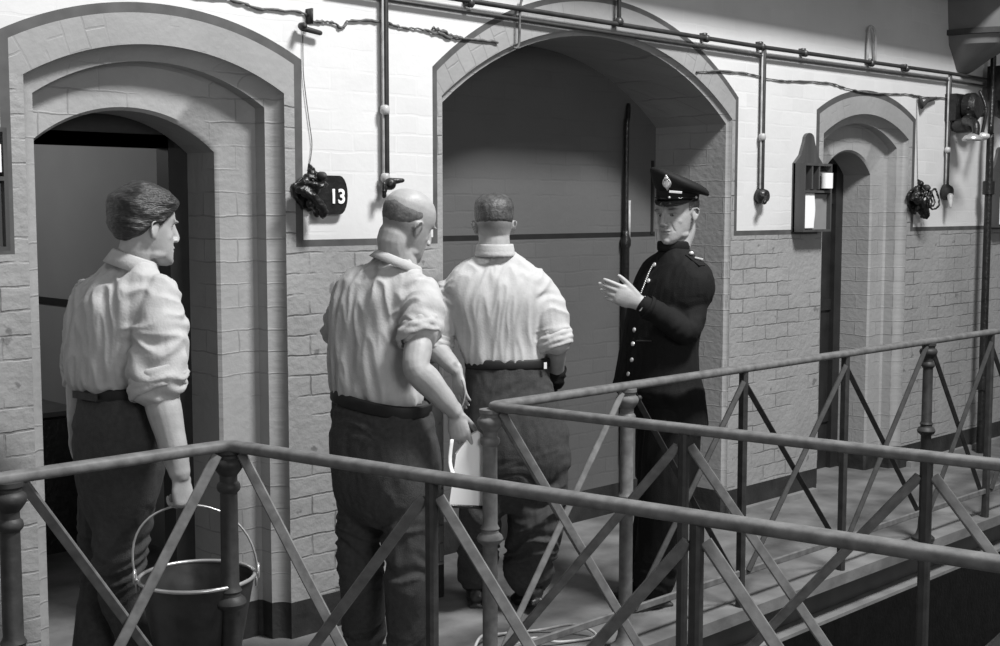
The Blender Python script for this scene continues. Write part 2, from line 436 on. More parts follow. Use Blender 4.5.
def cell_door(q, idx, lj=None):
    lj = lj or (lambda i: None)
    r = q['r']; R = []; mi = []
    for k in range(7):
        a = PI/2*k/6
        R.append(outline(q, r*math.sin(a)if False else r*(1-math.cos(a)), r*math.sin(a))); mi.append(0)
    y1 = .12; y2 = y1+.22; i2 = r+.175
    R.append(outline(q, r, y1)); mi.append(0)
    R.append(outline(q, r+.012, y1+.012, li=lj(r+.012))); mi.append(0)
    R.append(outline(q, i2-.012, y1+.012, li=lj(i2-.012))); mi.append(0)
    R.append(outline(q, i2, y1+.024, li=lj(i2))); mi.append(0)
    R.append(outline(q, i2, y2+.10, li=lj(i2)))
    strip_mesh('trim_%d' % idx, R, [M['trim'], M['skirt']], mi)
    # frame: two posts and a solid head filling the arch, plus the open door inside
    x0, x1 = q['x0']+(lj(i2) or i2), q['x1']-i2
    fr = B(); w = .085; d0, d1 = y2, y2+.09; zh = 2.025
    for s in (x0+w/2, x1-w/2): fr.box(Vector((s, (d0+d1)/2, zh/2)), Vector((w/2, 0, 0)), Vector((0, (d1-d0)/2, 0)), Vector((0, 0, zh/2)))
    top = [(x0, zh-.0)]+[(X, arc(X, x0, x1, q['zs']-i2, q['za']-i2)+.02) for X in [x0+(x1-x0)*i/12 for i in range(13)]]+[(x1, zh-.0)]
    fr.prism(top, Vector((0, d0, 0)), Vector((1, 0, 0)), UP, Vector((0, 1, 0)), d1-d0)
    o = fr.obj('door_%d' % idx, M['frame']); o['kind'] = 'structure'
    return x0+w, x1-w, zh
dx0, dx1, zh = cell_door(OPEN[0], 1, lambda i: .055+(i-.055)*.12)
cell_door(OPEN[2], 2)
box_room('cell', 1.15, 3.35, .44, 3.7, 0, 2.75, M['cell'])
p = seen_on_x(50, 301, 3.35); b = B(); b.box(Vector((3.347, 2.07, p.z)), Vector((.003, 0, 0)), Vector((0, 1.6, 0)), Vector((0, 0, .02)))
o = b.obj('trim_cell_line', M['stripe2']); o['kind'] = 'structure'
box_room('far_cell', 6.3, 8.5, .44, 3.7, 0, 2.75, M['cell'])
# recess in the middle
q = OPEN[1]; r = q['r']; R = []; mi = []
for k in range(6):
    a = PI/2*k/5; R.append(outline(q, r*(1-math.cos(a)), r*math.sin(a))); mi.append(0)
R.append(outline(q, r, .515)); mi.append(0)
strip_mesh('trim_recess', R, [M['trim'], M['skirt']], mi)
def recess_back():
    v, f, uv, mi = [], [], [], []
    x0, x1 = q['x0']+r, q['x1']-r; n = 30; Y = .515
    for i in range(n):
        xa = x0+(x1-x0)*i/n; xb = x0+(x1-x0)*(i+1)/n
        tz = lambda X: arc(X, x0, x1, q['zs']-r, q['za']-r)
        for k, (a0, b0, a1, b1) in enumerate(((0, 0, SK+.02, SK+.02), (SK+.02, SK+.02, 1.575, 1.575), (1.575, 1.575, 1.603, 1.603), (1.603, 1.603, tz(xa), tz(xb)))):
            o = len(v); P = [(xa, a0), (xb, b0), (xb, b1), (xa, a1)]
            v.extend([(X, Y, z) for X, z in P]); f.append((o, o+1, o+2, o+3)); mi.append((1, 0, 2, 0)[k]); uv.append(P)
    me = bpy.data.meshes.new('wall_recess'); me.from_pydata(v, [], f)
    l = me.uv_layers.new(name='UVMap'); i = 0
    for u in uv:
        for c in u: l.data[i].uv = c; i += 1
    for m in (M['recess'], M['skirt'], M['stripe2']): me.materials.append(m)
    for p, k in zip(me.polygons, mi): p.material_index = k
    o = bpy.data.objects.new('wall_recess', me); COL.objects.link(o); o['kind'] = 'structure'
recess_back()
b = B(); b.box(Vector((OPEN[1]['x1']-.055, .512, 1.80)), Vector((.011, 0, 0)), Vector((0, .002, 0)), Vector((0, 0, .21)))
o = b.obj('trim_recess_line', M['stripe2']); o['kind'] = 'structure'
# landing slab, its nosing and the girder under it, bridge, landing above, lower hall
def slab(name, x0, x1, y0, y1, z0, z1, m, kind='structure'):
    b = B(); b.box(Vector(((x0+x1)/2, (y0+y1)/2, (z0+z1)/2)), Vector(((x1-x0)/2, 0, 0)), Vector((0, (y1-y0)/2, 0)), Vector((0, 0, (z1-z0)/2)))
    o = b.obj(name, m); o['kind'] = kind; return o
slab('floor', -1.5, 15, -1.06, 4, -.055, 0, M['floor'])
slab('trim_girder', -1.5, 15, -.96, -.93, -.20, -.055, M['steel'])
slab('trim_girder_flange', -1.5, 15, -1.045, -.93, -.222, -.205, M['edge'])
slab('trim_plinth_step', 5.99, 6.86, -.035, 0, 0, .035, M['edge'])
slab('trim_plinth_step_far', 8.02, 15, -.035, 0, 0, .035, M['edge'])
slab('ceiling', -1.5, 15, -.40, .02, ZC, ZC+.2, M['ceiling'])
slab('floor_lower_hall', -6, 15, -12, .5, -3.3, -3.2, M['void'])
# bridge between the two railings
C1 = W(228, 455, RY); C1.z = RZ
C2 = W(490, 410, RY); C2.z = RZ
def onrail(u): p = W(u, 300, RY); return Vector((p.x, RY, RZ))
LB = G(1000, 564, RZ)-C1; LB.z = 0; LB.normalize()
LA = G(1000, 465, RZ)-C2; LA.z = 0; LA.normalize()
b = B(); P = [C1+Vector((.0, 0, 0)), C2, C2+LA*6, C1+LB*6+Vector((0, 0, 0))]
lo = [Vector((p.x, p.y, -.055)) for p in P]; b.ringloft([lo, [p+Vector((0, 0, .053)) for p in lo]])
o = b.obj('floor_bridge', M['floor']); o['kind'] = 'structure'
# closed dark door leaf in the far opening
b = B(); x0, x1 = OPEN[2]['x0']+.31, OPEN[2]['x1']-.31
b.box(Vector(((x0+x1)/2, .40, 1.0)), Vector(((x1-x0)/2+.02, 0, 0)), Vector((0, .025, 0)), Vector((0, 0, 1.0)))
for z in (.35, 1.1, 1.8): b.box(Vector(((x0+x1)/2, .37, z)), Vector(((x1-x0)/2, 0, 0)), Vector((0, .008, 0)), Vector((0, 0, .035)))
o = b.obj('door_3', M['frame']); o['kind'] = 'structure'

# ================================================================== RAILINGS
def round_post(p, root, m):
    b = B(); k = .9
    b.lathe((p.x, p.y, 0), [(.058, 0), (.058, .015), (.040, .03), (.030, .06), (.027, .12), (.0265, .555), (.030, .560), (.043, .570), (.047, .581), (.043, .592), (.031, .602), (.030, .610), (.034, .617), (.030, .624),
        (.0265, .632), (.0255, .91), (.033, .918), (.035, .927), (.033, .936), (.026, .944), (.026, .962), (.034, .972), (.043, .985), (.046, .998), (.042, 1.008), (.033, 1.014), (.033, 1.022), (.038, 1.028), (.038, 1.04), (.01, 1.042)], 28)
    b.obj('post', m, root, auto=35)
def flat_post(p, d, root, m, w=.036):
    b = B(); b.bar((p.x, p.y, 0), (p.x, p.y, RZ-.012), w, w*.8, up=d)
    b.obj('post', m, root)
def brace_pair(p, q, root, m, drop=.155):
    """crossed flat bars between the posts at p and q"""
    d = (q-p).normalized(); n = d.cross(UP)
    for s, (a, c) in enumerate(((p, q), (q, p))):
        e = (c-a).normalized(); off = n*(.012 if s else -.012)
        rnd_ = any((a-k_).length < .02 for k_ in ROUND)
        t = a+e*(.045 if rnd_ else .016)+off; t.z = RZ-(.022 if rnd_ else .055)
        f = c-e*.04+off; f.z = drop
        dr = (f-t).normalized(); m_ = n if n.dot(CAM-t) > 0 else -n; k_ = m_.cross(dr); k_ = k_ if k_.z > 0 else -k_
        # one bar of every cross is set with its flat turned up, the other with its flat turned down
        turn = math.radians(38)*(1 if (s == 1) == (abs(d.x) > .8) else -1)
        b = B(); b.bar(t, f, .012, .024 if abs(d.x) > .8 and a.x > C2.x-.01 else .030, up=k_*math.cos(turn)-m_*math.sin(turn))
        b.obj('brace', m, root)
def toprail(pts, root, m):
    b = B(); prof = []
    for k in range(16):
        a = 2*PI*k/16; x = .024*math.copysign(abs(math.cos(a))**.7, math.cos(a)); y = .0165*math.copysign(abs(math.sin(a))**.7, math.sin(a)); prof.append((x, y))
    rings = []
    for i, p in enumerate(pts):
        t0 = (pts[i]-pts[i-1]).normalized() if i else None; t1 = (pts[i+1]-pts[i]).normalized() if i < len(pts)-1 else None
        t = ((t0 or t1)+(t1 or t0)).normalized(); n = t.cross(UP).normalized()
        k = 1/max(.3, n.dot((t1 or t0).cross(UP).normalized()))
        rings.append([p+n*(x*k)+UP*y for x, y in prof])
    b.ringloft(rings).obj('top_rail', m, root, auto=50)
def lowrail(p, q, root, m, z=.15):
    b = B(); b.bar((p.x, p.y, z), (q.x, q.y, z), .014, .03); b.obj('bottom_rail', m, root)
def bend(a, c, e, r=.05):
    """rounds the corner c between a and e"""
    d0, d1 = (a-c).normalized(), (e-c).normalized(); P = []
    for k in range(6):
        t = k/5; P.append((1-t)**2*(c+d0*r)+2*t*(1-t)*c+t*t*(c+d1*r))
    return P
ROUND = []
# near railing: along the landing to the corner post, then out along the bridge
r1 = empty('iron_railing', (C1.x, C1.y, 0), 'near iron railing in front of the man with the bucket, bending at a round post', 'railing', 'iron railings of the gallery')
XL = [C1-Vector((.79*k, 0, 0)) for k in range(0, 4)]
XL[1] = Vector((onrail(2).x, RY, RZ)); XL[2] = XL[1]-Vector((.79, 0, 0)); XL = XL[:3]
LBp = [C1]+[G(u, v, RZ) for u, v in ((440, 484), (688, 521))]
s1 = (LBp[2]-C1).length/2; LBp = [C1]+[C1+LB*s1*k for k in range(1, 8)]
up_ = Vector((0, 0, .017))
toprail([XL[2]]+bend(XL[2], C1, LBp[-1])+[LBp[-1]], r1, M['iron'])
ROUND += [C1, XL[1]]
round_post(C1, r1, M['irondark']); round_post(XL[1], r1, M['irondark']); flat_post(XL[2], Vector((1, 0, 0)), r1, M['irondark'])
for p in LBp[1:]: flat_post(p, LB, r1, M['irondark'], .034)
for a, c in ((XL[1], C1), (XL[2], XL[1])): brace_pair(a, c, r1, M['iron']); lowrail(a, c, r1, M['iron'])
for i in range(7): brace_pair(LBp[i], LBp[i+1], r1, M['iron']); lowrail(LBp[i], LBp[i+1], r1, M['iron'])
# far railing
r2 = empty('iron_railing', (C2.x, C2.y, 0), 'far iron railing running from the corner post beside the pad to past the officer', 'railing', 'iron railings of the gallery')
XR = [C2]+[onrail(u) for u in (628, 745, 847, 930)]
sp = .70
while XR[-1].x < 11.5: XR.append(XR[-1]+Vector((.72, 0, 0)))
LAp = [C2]+[C2+LA*((G(924, 458, RZ)-C2).length/2)*k for k in range(1, 7)]
toprail([XR[-1]]+bend(XR[-1], C2, LAp[-1])+[LAp[-1]], r2, M['iron'])
for i, p in enumerate(XR):
    if i in (0, 1, 4, 7): ROUND.append(p)
    if i in (0, 1, 4, 7): round_post(p, r2, M['iron'] if i < 2 else M['irondark'])
    else: flat_post(p, Vector((1, 0, 0)), r2, M['irondark'], .038)
for p in LAp[1:]: flat_post(p, LA, r2, M['irondark'], .036)
for i in range(len(XR)-1): brace_pair(XR[i], XR[i+1], r2, M['iron'] if i < 1 else M['irondark'])
lowrail(XR[0], XR[-1], r2, M['iron'])
for i in range(6): brace_pair(LAp[i], LAp[i+1], r2, M['iron']); lowrail(LAp[i], LAp[i+1], r2, M['iron'])
# small bolts at the corner
for p in (C2, XR[1]):
    b = B(); b.ball(p+Vector((.05, -.02, -.05)), .011); b.tube([p+Vector((.02, 0, -.05)), p+Vector((.055, -.02, -.05))], .006); b.obj('bolt', M['irondark'], r2, True)

# ================================================================== PIPES AND FITTINGS ON THE WALL
def clips(pts, root, m, n=Vector((0, -1, 0)), r=.02):
    for p in pts:
        b = B(); b.tube([p+Vector((-.012, 0, 0)), p+Vector((.012, 0, 0))], r, 12, capr=False); b.box(p+Vector((0, .02, r*.9)), Vector((.012, 0, 0)), Vector((0, .02, 0)), Vector((0, 0, .012))); b.obj('saddle_clip', m, root, True)
rt = empty('conduit', (6.2, -.03, 2.60), 'long dark horizontal conduit run across the wall above the arches', 'pipe')
a = W(440, -5, -.035); z = W(762, 47, -.035); e = W(948, 73, -.035)
hz = [Vector((3.2, -.035, z.z+.012)), Vector((z.x, -.035, z.z)), Vector((e.x, -.035, e.z)), Vector((11.0, -.035, e.z-.02))]
B().tube(hz, .012, 10).obj('pipe', M['conduit'], rt, True)
B().tube([p+Vector((0, .012, -.045)) for p in hz], .008, 8).obj('pipe', M['conduit'], rt, True)
cl = [W(u, 40, -.035).x for u in (470, 706, 762, 805, 872, 907)]
clips([Vector((x, -.035, z.z)) for x in cl], rt, M['conduit'], r=.02)
b = B(); p = W(619, 22, -.035); b.tube([p, Vector((p.x, -.035, ZC))], .011); b.ball(p, .024); b.obj('riser', M['conduit'], rt, True)
b = B(); p = W(520, 8, -.03); q = W(519, 44, -.03); b.tube([p+Vector((.02, 0, .05)), p, q, q+Vector((-.03, 0, -.02))], .006, 8, 3); b.obj('loose_wire', M['cable'], rt, True)

def drop_pipe(u, v0, v1, label, joints=(), double=True, box=True, m='conduit'):
    x = W(u, v1, -.03).x; z0 = W(u, v0, -.03).z if v0 is not None else ZC; z1 = W(u, v1, -.03).z
    root = empty('drop_conduit', (x, -.03, z1), label, 'pipe', 'vertical drop conduits on the wall')
    B().tube([(x, -.03, z0), (x, -.03, z1+.02)], .0115, 10).obj('pipe', M[m], root, True)
    if double: B().tube([(x-.014, -.026, z0), (x-.014, -.026, z1+.02)], .0055, 8).obj('thin_pipe', M['conduitl'], root, True)
    for v in joints:
        zz = W(u, v, -.03).z; b = B(); b.lathe((x-.008, -.03, zz), [(.012, -.02), (.019, -.014), (.021, 0), (.019, .014), (.012, .02)], 14); b.obj('coupling', M['conduitl'], root, True)
    return root, Vector((x, -.03, z1))
root, p = drop_pipe(387, None, 184, 'vertical drop conduit ending in a gas tap above the bald man', (110, 178))
b = B(); b.ball(p+Vector((0, -.02, 0)), .026); b.tube([p, p+Vector((-.045, -.035, -.03))], .012); b.tube([p+Vector((0, -.02, .01)), p+Vector((.055, -.035, .015))], [.016, .009]); b.tube([p+Vector((-.045, -.035, .0)), p+Vector((-.045, -.035, -.05))], .010)
b.obj('tap', M['black'], root, True)
root, p = drop_pipe(762, 50, 196, 'vertical drop conduit ending in a small round switch left of the card rack', (137,))
b = B(); b.lathe(p+Vector((0, .02, 0)), [(.045, 0), (.045, .02), (.034, .05), (.01, .056)], 18, ax=(0, -1, 0)); b.tube([p+Vector((0, -.03, 0)), p+Vector((-.05, -.05, -.035))], .014); b.obj('switch', M['black'], root, True)
root, p = drop_pipe(947, 74, 192, 'vertical drop conduit ending in a round pale switch right of the far cell door', (150,))
b = B(); b.lathe(p+Vector((0, .02, 0)), [(.055, 0), (.055, .025), (.04, .05), (.01, .056)], 18, ax=(0, -1, 0)); b.obj('switch', M['irondark'], root, True)
b = B(); b.tube([p+Vector((-.03, -.04, -.03)), p+Vector((-.045, -.05, -.10))], [.022, .010]); b.obj('tap', M['conduitl'], root, True)

# pipes in the recess
Y = .515-.03
def rp(u, v): return W(u, v, Y)
root = empty('recess_pipe', rp(626, 500), 'thick dark pipe standing in the middle recess behind the officer', 'pipe')
x = rp(626, 200).x
root.location = (x, Y, 0)
B().tube([(x+.04, Y+.02, rp(632, 105).z), (x+.01, Y, rp(630, 118).z), (x, Y, rp(626, 140).z), (x, Y, 1.2), (x, Y, 0.02)], [.012, .014, .014, .016, .016], 12, 4).obj('pipe', M['black'], root, True)
z0 = rp(626, 245).z
b = B(); b.lathe((x, Y, 0), [(.016, .3), (.022, .32), (.022, z0-.02), (.03, z0), (.03, z0+.03), (.018, z0+.06), (.018, z0+.08)], 14); b.obj('lagging', M['black'], root, True)
b = B(); b.lathe((x+.03, Y, rp(626, 245).z), [(.008, -.0), (.008, .25)], 10); b.obj('thin_pipe', M['conduitl'], root, True)
# wall wires
def wire(pts, r, label, m='cable', rag=0.0, name='wall_cable'):
    P = [W(u, v, -.008) for u, v in pts]; Q, _ = crom(P, [(r, r)]*len(P), 7)
    Q = [p+Vector((random.uniform(-1, 1)*rag, random.uniform(-.3, .3)*rag, random.uniform(-1, 1)*rag)) for p in Q]
    rr = [r*random.uniform(.7, 1.5) if rag else r for _ in Q]
    o = B().tube(Q, rr, 7).obj(name, M[m], None, True); return tag(o, label, 'cable', 'thin cables on the upper wall')
wire([(188, -6), (235, 1), (262, 9), (300, 12), (312, 21), (330, 22), (342, 27), (352, 20), (385, 22), (400, 27), (420, 29), (438, 34), (455, 37), (470, 39), (498, 42)], .0045, 'ragged dusty cable crossing the white wall between the first two arches', rag=.0035)
wire([(433, 27), (446, 33), (462, 38), (452, 38), (438, 33)], .006, 'short knotted lump of dusty cable on the white wall', rag=.006)
wire([(697, 72), (722, 71), (750, 74), (775, 80), (800, 81), (830, 83), (846, 88), (870, 93), (905, 94), (925, 97), (950, 98)], .004, 'thin cable crossing the wall above the far arch', rag=.002)
wire([(303, 25), (303, 55), (304, 80), (309, 120), (312, 145), (309, 168)], .0018, 'thin bell wire hanging down to the number thirteen plate')
wire([(917, 98), (917, 130), (918, 188)], .0018, 'thin bell wire hanging down to the far wall bell')
b = B(); p = W(311, 20, -.03)
b.box(p+Vector((0, .01, .015)), Vector((.004, 0, 0)), Vector((0, .02, 0)), Vector((0, 0, .03))); b.tube([W(302, 28, -.03), W(320, 33, -.03)], [.012, .010]); b.tube([W(301, 26, -.03), W(304, 26, -.06)], .014)
tag(b.obj('bell_crank', M['irondark'], None, True), 'small dark bell crank bracket on white wall above the number thirteen plate', 'bracket')
b = B(); b.tube([W(920, 98, -.02), W(922, 106, -.03), W(927, 101, -.03), W(936, 98, -.02)], [.012, .02, .012, .01], 8)
tag(b.obj('bell_crank', M['irondark'], None, True), 'small dark bell crank bracket right of the far arch', 'bracket')
# hook on the wall above the conduit
b = B(); Q = [W(867, 60, -.02), W(869, 30, -.03), W(872, 27, -.04), (W(875, 34, -.04)), W(875, 60, -.02)]
b.tube(Q, .009, 8, 4); tag(b.obj('wall_hook', M['conduitl'], None, True), 'narrow iron hook standing up from the conduit above the far arch', 'hook')

# ---- bell indicators
def loop_ring(b, c, R, r_):
    P = [c+Vector((R*math.cos(2*PI*k/24), .008*math.sin(4*PI*k/24), R*math.sin(2*PI*k/24))) for k in range(25)]
    b.tube(P, r_, 8)
def bell(u, v, s, label, plate):
    c = W(u, v, -.05)
    root = empty('bell_indicator', (c.x, 0, c.z), label, 'bell')
    b = B(); X = Vector((1, 0, 0)); Yv = Vector((0, -1, 0))
    def q(a, h, d=0.0): return c+X*(a*s)+UP*(h*s)+Yv*d
    b.prism([(-.11*s, .03*s), (-.03*s, .09*s), (.04*s, .07*s), (.06*s, -.02*s), (.03*s, -.13*s), (-.03*s, -.11*s), (-.08*s, -.05*s)], Vector((c.x, -.001, c.z)), X, UP, Yv, .02)
    rnd = random.Random(5+int(u))
    for a, h, r_ in ((-.02, .125, .028), (.03, .085, .032), (-.05, .075, .03), (-.09, .03, .03), (-.12, .0, .022), (-.06, -.01, .04), (0, .02, .045), (.0, -.05, .04), (.02, -.10, .03), (.03, -.14, .024), (-.03, -.08, .028)):
        b.ball(q(a, h, rnd.uniform(0, .03)), r_*s, 8)
    b.tube([q(-.12, .01, .03), q(-.05, -.03, .05), (q(.03, -.12, .05)), q(.035, -.15, .04)], [.012, .016, .018, .014], 8, 3)
    b.tube([q(-.09, .05, .03), q(-.02, .03, .06), q(.05, .04, .05)], [.012, .014, .010], 8, 3)
    b.tube([q(-.02, .16, .0), q(-.02, .07, .04)], .007, 8)
    if not plate:
        for k, (r_, y_) in enumerate(((.045, .03), (.062, .05), (.05, .075), (.066, .10))): loop_ring(b, c+X*.012+Yv*y_, r_, .0075)
    me = remesh(b, .006, 1, lambda co, no: co+no*(pnoise(co*70)[:, None]*.006))
    link('mechanism', me, M['black'], root)
    b = B(); b.lathe(q(.03, .09, .03), [(.030*s, 0), (.028*s, .02), (.012*s, .034), (.002, .036)], 14, ax=(0, -1, 0)); b.obj('gong', M['irondark'], root, True)
    if plate:
        pc = W(330, 195, -.03)
        prof = [(-.075, -.078), (.05, -.078)]+[(.05+.04*math.sin(t), -.078*math.cos(t)) for t in [PI*i/10 for i in range(1, 10)]]+[(.05, .078), (-.075, .078)]
        b = B(); b.prism(prof, pc+Vector((0, .012, 0)), X, UP, Yv, .012); pl = b.obj('number_plate', M['black'], root)
        cu = bpy.data.curves.new('n', 'FONT'); cu.body = '13'; cu.size = .080; cu.extrude = .0015; cu.align_x = 'CENTER'; cu.align_y = 'CENTER'; cu.offset = .002
        to = bpy.data.objects.new('n', cu); COL.objects.link(to); dg = bpy.context.evaluated_depsgraph_get(); dg.update()
        me = bpy.data.meshes.new_from_object(to.evaluated_get(dg)); bpy.data.objects.remove(to)
        me.transform(Matrix.Translation(pc+Vector((.036, -.003, -.008))) @ Matrix.Rotation(PI/2, 4, 'X') @ Matrix.Diagonal((1.0, 1.0, 1, 1)))
        n = link('number', me, M['whitepaint'], pl, False); n['label'] = 'white number 13'
bell(312, 191, .64, 'dark iron bell indicator with a black plate numbered 13 on the white wall', True)
b = None
bell(919, 199, .8, 'dark iron bell mechanism on the wall right of the far cell door', False)

# ---- card racks
def rack(x0, label, cards=True):
    z0, z1 = 1.60, 2.17; w = .30; d = .075; T = .014
    X = Vector((1, 0, 0)); Yv = Vector((0, -1, 0)); zb = z1-.17
    root = empty('card_rack', (x0+w/2, 0, z0), label, 'rack', 'wooden card racks beside the cell doors')
    prof = [(0, 0), (w, 0), (w, zb-z0), (w*.80, zb-z0+.05), (w*.68, zb-z0+.13)]+[(w/2+w*.17*math.cos(t), zb-z0+.14+.04*math.sin(t)) for t in [PI*i/8 for i in range(0, 9)]]+[(w*.32, zb-z0+.13), (w*.20, zb-z0+.05), (0, zb-z0)]
    B().prism(prof, Vector((x0, -.002, z0)), X, UP, Yv, .02).obj('back_board', M['wood'], root)
    for s in (T/2, w-T/2): B().box(Vector((x0+s, -d/2-.01, (z0+zb)/2)), X*(T/2), Vector((0, d/2, 0)), Vector((0, 0, (zb-z0)/2))).obj('side_panel', M['wood'], root)
    for z in (z0+T/2, z0+.235, zb-T/2): B().box(Vector((x0+w/2, -d/2-.01, z)), X*(w/2-T), Vector((0, d/2, 0)), Vector((0, 0, T/2))).obj('shelf', M['wood'], root)
    for s in (.30, .55): B().box(Vector((x0+w*s, -d/2-.01, (z0+.235+zb)/2)), X*(T/2), Vector((0, d/2-.003, 0)), Vector((0, 0, (zb-z0-.235)/2-T))).obj('divider', M['wood'], root)
    B().box(Vector((x0+w*.79, -.05, zb-.06)), X*(w*.17), Vector((0, .02, 0)), Vector((0, 0, .012))).obj('divider', M['wood'], root)
    g = empty('x', (0, 0, 0)); bpy.data.objects.remove(g)
    b = B(); b.box(Vector((x0+w*.70, -.055, z0+.115)), X*(w*.26), Vector((0, .004, 0)), Vector((0, 0, .105)))
    tag(b.obj('grey_card', M['greycard']), 'grey card in the card rack'+(' left of the far cell door' if cards == 1 else cards), 'card', 'cards in the racks')
    b = B(); b.box(Vector((x0+w*.26, -.07, z0+.122)), X*(w*.20), Vector((0, .003, 0)), Vector((0, 0, .105)))
    me = remesh(b, .006, 1, lambda co, no: co+np.c_[.006*np.sin(co[:, 2]*30), 0*co[:, 0], 0*co[:, 0]])
    tag(link('white_card', me, M['paper']), 'tall white wavy card in the card rack'+(' left of the far cell door' if cards == 1 else cards), 'card', 'cards in the racks')
    b = B(); b.tube([(x0+w*.80, -.085, z0+.255), (x0+w*.80, -.085, z0+.345)], [.036, .036], 16, capr=False)
    tag(b.obj('rolled_paper', M['paper'], None, auto=40), 'white rolled paper in the card rack'+(' left of the far cell door' if cards == 1 else cards), 'paper', 'cards in the racks')
rack(6.565, 'gothic-topped dark wooden card rack on the wall left of the far cell door', 1)
rack(1.545, 'gothic-topped dark wooden card rack left of the first cell door', ' left of the first cell door')
rack(W(993, 200, -.04).x, 'gothic-topped dark wooden card rack behind the tall pipe', ' behind the tall pipe')

# ---- corbel, lamp, tall pipe at the far right
root = empty('corbel', (W(972, 40, -.2).x, 0, 2.66), 'large tapering painted stone corbel under the upper landing at the far right', 'corbel')
c = Vector((8.66, 0, 0))
def half(rx, ry, z, n=16): return [Vector((c.x+rx*math.copysign(abs(math.cos(a))**.8, math.cos(a)), -max(.0, math.sin(a))**.9*ry, z)) for a in [PI*j/n for j in range(n+1)]]
b = B(); b.ringloft([half(*k) for k in ((.06, .03, 2.665), (.10, .06, 2.685), (.15, .18, 2.76), (.215, .33, 2.84), (.225, .37, 2.90), (.24, .385, 2.905), (.24, .40, 2.935), (.225, .38, 2.94), (.235, .385, 3.0), (.25, .39, 3.148))]); b.obj('bracket_body', M['corbel'], root, auto=30)
b = B(); b.ringloft([half(*k) for k in ((.23, .37, 2.90), (.25, .395, 2.902), (.25, .41, 2.938), (.23, .39, 2.94))]); b.obj('moulding', M['steel'], root)
px = W(985, 300, -.12).x
root = empty('tall_pipe', (px, -.12, 0), 'thick dark pipe rising from floor past the wall lamp at the right edge', 'pipe')
B().tube([(px, -.12, 0), (px, -.12, 2.05), (px+.0, -.12, 2.25), (px+.05, -.10, 2.6), (px+.05, -.10, ZC)], [.028, .026, .02, .02, .02], 14, 4).obj('pipe', M['black'], root, True)
for z in (1.88, .5): B().lathe((px, -.12, z), [(.026, -.05), (.042, -.045), (.042, .045), (.026, .05)], 16).obj('collar', M['black'], root, auto=30)
# lamp
lc = W(972, 140, -.28)
root = empty('wall_lamp', (lc.x, -.02, lc.z), 'black bracket wall lamp with curved arm and bright fittings at the far right', 'lamp')
b = B(); w1 = W(962, 108, -.06); b.box(w1+Vector((.0, .03, 0)), Vector((.13, 0, 0)), Vector((0, .05, 0)), Vector((0, 0, .09)))
b.lathe(w1+Vector((.02, -.03, 0)), [(.10, 0), (.10, .05), (.07, .08), (.02, .085)], 16, ax=(0, -1, 0)); b.obj('gear_case', M['black'], root, auto=35)
a0 = W(958, 126, -.08); a1 = W(975, 124, -.30); 
b = B(); b.tube([a0, a0+Vector((-.02, -.1, -.0)), (a0+a1)/2+Vector((0, 0, .03)), a1, W(976, 134, -.32)], [.05, .05, .035, .028, .024], 12, 4); b.obj('arm', M['black'], root, True)
b = B(); s0 = W(972, 139, -.30); b.lathe(s0, [(.022, .035), (.05, .02), (.065, .0), (.06, -.012), (.0, -.014)], 18); b.obj('shade', M['galvin'], root, True)
b = B(); s1_ = W(983, 137, -.30); b.lathe(s1_, [(.01, .03), (.04, .018), (.045, 0), (.02, -.02), (.0, -.022)], 18); b.obj('reflector', M['silver'], root, True)
for v in (108, 115):
    b = B(); b.tube([W(968, v, -.14), W(986, v, -.14)], .014, 8); b.obj('cross_bar', M['black'], root, True)
b = B(); b.tube([W(980, 92, -.1), W(986, 110, -.15), W(981, 138, -.2)], .012, 8, 4); b.obj('feed_pipe', M['black'], root, True)
b = B(); p = W(1003, 84, -.13); b.box(p, Vector((.10, 0, 0)), Vector((0, .07, 0)), Vector((0, 0, .12))); b.lathe(p+Vector((0, 0, -.12)), [(.06, 0), (.05, -.10), (.02, -.12)], 14)
tag(b.obj('junction_box', M['black'], None, auto=35), 'black iron junction box beside the corbel at the right edge', 'box')

# table inside the first cell
t0 = W(46, 413, 1.9)
root = empty('cell_table', (t0.x, 2.2, 0), 'small dark table against the wall inside the first cell', 'table')
b = B(); b.box(Vector((t0.x-.12, 2.2, t0.z-.012)), Vector((.32, 0, 0)), Vector((0, .3, 0)), Vector((0, 0, .012))); b.obj('tabletop', M['wood'], root)
b = B(); b.box(Vector((t0.x-.12, 2.2, t0.z/2-.02)), Vector((.30, 0, 0)), Vector((0, .28, 0)), Vector((0, 0, t0.z/2-.02))); b.obj('cupboard_body', M['black'], root)
# loop of cable on the floor
lp = [G(u, v, .02) for u, v in ((470, 662), (480, 643), (500, 632), (540, 628), (575, 630), (596, 634), (560, 640), (530, 644), (500, 655))]
for i, p in enumerate(lp): p.z = .012+.03*(i % 3 == 1)
tag(B().tube(lp, .006, 8, 8).obj('cable_loop', M['conduitl'], None, True), 'loose loop of pale wire lying on the landing floor by the corner post', 'wire')


